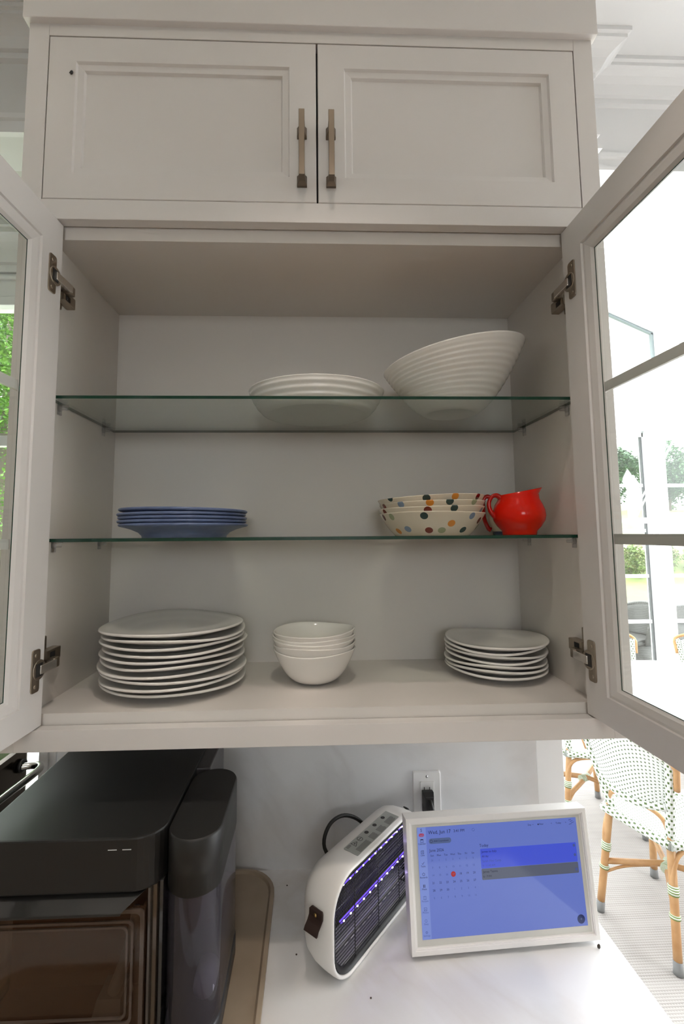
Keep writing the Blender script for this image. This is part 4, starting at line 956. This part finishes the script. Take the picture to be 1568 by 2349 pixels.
def bistro_chair(label, loc, rz):
    t = thing('bistro_chair', label, 'chair', loc, (0, 0, rz), 'rattan bistro chairs round the white table')
    B = lambda mb, n, m, p=t: mb.build(n, m, p, world=False)
    feet = {'rr': (-.235, -.165), 'rl': (-.235, .165), 'fr': (.20, -.205), 'fl': (.20, .205)}
    tops = {'rr': (-.175, -.130, .47), 'rl': (-.175, .130, .47), 'fr': (.165, -.175, .44), 'fl': (.165, .175, .44)}
    def lp(k_, z): a, b = feet[k_], tops[k_]; q = z/b[2]; return Vector((a[0]+(b[0]-a[0])*q, a[1]+(b[1]-a[1])*q, z))
    for k_ in feet:
        lg = B(MB().tube([lp(k_, z) for z in (.03, .12, .125, .13, .25, .255, .36, tops[k_][2])], lambda q: .0155, 10), 'leg', 'rattan')
        B(MB().tube([lp(k_, .0), lp(k_, .012), lp(k_, .045)], lambda q: .0185-.002*q, 10), 'rubber_foot', 'foot', lg)
        for z in ((.265, .30), (.185, .20)) if k_[0] == 'r' else ((.24, .27),): B(MB().tube([lp(k_, z[0]), lp(k_, (z[0]+z[1])/2), lp(k_, z[1])], .0195, 10), 'binding', 'bind', lg)
        if k_[0] == 'r': B(MB().tube([lp(k_, .425), lp(k_, .445), lp(k_, .46)], .0195, 10), 'binding', 'bind', lg)
    # seat
    def sq(u, v):
        x = -.20+.40*u; wd = .145+.055*u+.02*sin(pi*u); return (x, (v*2-1)*wd, .452-.012*sin(pi*u)*sin(pi*v))
    B(slab(sq, 10, 10, .012, lambda u, v: (0, 0, 1), .40, .36), 'seat', 'cane')
    rim = [sq(0, j/8) for j in range(9)]+[sq(i/8, 1) for i in range(1, 9)]+[sq(1, 1-j/8) for j in range(1, 9)]+[sq(1-i/8, 0) for i in range(1, 9)]
    rim = [(p[0], p[1], .446) for p in rim]
    B(MB().tube(rim, .017, 10), 'seat_rim', 'caneedge')
    # back posts, frame hoop and panel
    def post(s, z): q = (z-.47)/.43; return Vector((-.175-.085*q-.02*q*q, s*(.130+.085*q), z))
    for s in (-1, 1):
        B(MB().tube([post(s, .44+.36*i/8) for i in range(9)], .0175, 10), 'back_post', 'caneedge')
    hoop = [post(-1, .69+.018*i)+Vector((.004, -.024, 0)) for i in range(0, 6)]+[Vector((-.252-.035*sin(pi*q), -.222*cos(pi*q), .785+.075*sin(pi*q))) for q in [i/12 for i in range(1, 12)]]+[post(1, .78-.018*i)+Vector((.004, .024, 0)) for i in range(0, 6)]
    B(MB().tube(hoop, .0125, 10), 'back_hoop', 'rattan')
    def bq(u, v):
        z = .600+.185*u+.065*u*sin(pi*v)-.03*(1-u)*sin(pi*v); a, b = post(-1, .600+.185*u), post(1, .600+.185*u); p = a.lerp(b, v); return (p.x-.035*sin(pi*v), p.y, z)
    B(slab(bq, 10, 12, .010, lambda u, v: (1, 0, .15), .25, .40), 'backrest', 'cane')
    B(MB().tube([Vector(bq(0, i/10)) for i in range(11)], .017, 10), 'back_rail', 'caneedge')
    # bent braces under the seat
    def brace(a, b, z0, z1, zt, name='brace', r_=.0095):
        A, B_ = lp(a, z0), lp(b, z1); m_ = (A+B_)/2; A2, B2 = lp(a, (z0+zt)/2), lp(b, (z1+zt)/2)
        pts = [A, A.lerp(B_, .02)+Vector((0, 0, (zt-z0)*.6)), A.lerp(B_, .14)+Vector((0, 0, zt-z0-.01)), Vector((m_.x, m_.y, zt)), A.lerp(B_, .86)+Vector((0, 0, zt-z1-.01)), A.lerp(B_, .98)+Vector((0, 0, (zt-z1)*.6)), B_]
        br_ = B(MB().tube(spline(pts, 5), r_, 8), name, 'rattan')
        B(MB().tube([Vector((m_.x, m_.y, zt))+(B_-A)*q for q in (-.09, 0, .09)], r_*1.25, 8), 'binding', 'greenbind', br_)
    brace('rl', 'rr', .405, .40, .545); brace('rl', 'fl', .24, .24, .425); brace('rr', 'fr', .24, .24, .425); brace('fl', 'fr', .24, .24, .42)
    # crossed stretchers
    c0 = Vector((-.01, 0, .235))
    for a, b, dz in (('rl', 'fr', .008), ('rr', 'fl', -.008)):
        B(MB().tube([lp(a, .215), c0+Vector((0, 0, dz)), lp(b, .215)], .0125, 8), 'stretcher', 'rattan')
        B(MB().tube(spline([lp(a, .165), lp(a, .19).lerp(c0, .35), c0+Vector((.01, .02, -.012))], 5), .006, 8), 'stretcher', 'rattan')
    B(MB().tube([c0+Vector((-.03, -.012, 0)), c0, c0+Vector((.03, .012, 0))], .021, 10), 'binding', 'bind')
    return t
ch = bistro_chair('nearest rattan bistro chair, its woven back toward the worktop', (1.560, 1.290, 0), R(20))
def place(label, loc, rz):
    c = copy_tree(ch); c.matrix_basis = Matrix.Translation(Vector(loc)) @ Matrix.Rotation(rz, 4, 'Z'); c['label'] = label; return c
place('second rattan bistro chair, partly hidden behind the wall end trim', (1.63, 2.02, 0), R(2))
place('rattan bistro chair behind the white table, rounded back fully showing', (3.01, 2.72, 0), R(222))
place('rattan bistro chair behind the table, mostly hidden by the glass door stile', (2.515, 2.82, 0), R(271))
# table
tb = thing('dining_table', 'round white dining table in the sunroom', 'table', (2.42, 1.92, 0))
MB().lathe([(0, .715), (.66, .715), (.70, .722), (.712, .735), (.705, .748), (.69, .75), (0, .75)], 72, c=(2.42, 1.92, 0)).build('table_top', 'tabletop', tb)
MB().lathe([(.34, 0), (.34, .02), (.30, .035), (.10, .06), (.055, .11), (.05, .60), (.08, .68), (.20, .715)], 40, c=(2.42, 1.92, 0)).build('pedestal', 'tabletop', tb)
# chandelier above the table
CX, CYY, CZ = 2.50, 2.10, 1.785
cd = thing('chandelier', 'white lantern chandelier with candle bulbs above the table', 'chandelier', (CX, CYY, CZ))
MB().tube([(CX+.40*cos(2*pi*i/40), CYY+.40*sin(2*pi*i/40), CZ) for i in range(41)], .014, 8, caps=False).build('ring', 'sunw', cd)
for i in range(6):
    a_ = R(60*i+170); x, y = CX+.39*cos(a_), CYY+.39*sin(a_)
    cs = MB().lathe([(.035, .005), (.035, .012), (.015, .015), (.015, .20), (0, .20)], 14, c=(x, y, CZ)).build('candle_sleeve', 'sunw', cd)
    MB().lathe([(.010, .20), (.022, .235), (.034, .262), (.030, .288), (.014, .322), (.002, .345), (0, .346)], 16, c=(x, y, CZ)).build('bulb', mat('frosted_bulb', (.82, .84, .9), .2), cs)
    MB().tube([(x+.01*cos(a_), y+.01*sin(a_), CZ), (CX+.05*cos(a_+.25), CYY+.05*sin(a_+.25), CZ+.62), (CX, CYY, CZ+.78)], .0055, 6).build('hanging_rod', 'sunw', cd)
MB().tube([(CX, CYY, CZ+.76), (CX, CYY, 4.40)], .012, 8).build('stem', 'sunw', cd)
# wicker armchairs on the patio
def wicker(label, loc, rz):
    t = thing('wicker_armchair', label, 'chair', loc, (0, 0, rz), 'wicker armchairs on the patio')
    B = lambda mb, n: mb.build(n, 'wicker', t, world=False)
    def wall_(a0, a1, z0, zf, r0_, r1_):
        def P(u, v): a = R(a0+(a1-a0)*u); z = z0+(zf(u)-z0)*v; r_ = r0_+(r1_-r0_)*v; return (r_*cos(a), r_*sin(a), z)
        return slab(P, 20, 6, .035, lambda u, v: (cos(R(a0+(a1-a0)*u)), sin(R(a0+(a1-a0)*u)), 0), .5, .45)
    B(wall_(70, 290, .36, lambda u: .60+.20*sin(pi*u)**2, .29, .37), 'backrest')
    B(MB().tube([((.37)*cos(R(70+220*i/20)), .37*sin(R(70+220*i/20)), .60+.20*sin(pi*i/20)**2) for i in range(21)], .022, 8), 'rim_roll')
    B(slab(lambda u, v: (-.27+.56*u, (v*2-1)*(.27), .38+.02*sin(pi*u)), 6, 6, .05, lambda u, v: (0, 0, 1), .5, .5), 'seat')
    k_ = MB(); k_.loft([[(r_*cos(R(18*j)), r_*sin(R(18*j)), z) for j in range(20)] for r_, z in ((.30, 0), (.235, .20), (.29, .38))]); 
    for fi in range(len(k_.f)): k_.uv[fi] = [(k_.v[i][0], k_.v[i][2]) for i in k_.f[fi]]
    B(k_, 'skirt_base'); return t
wicker('grey wicker armchair on the patio left of the white post', (4.00, 5.0, -.02), R(200))
wicker('grey wicker armchair on the patio right of the white post', (5.75, 6.1, -.02), R(120))
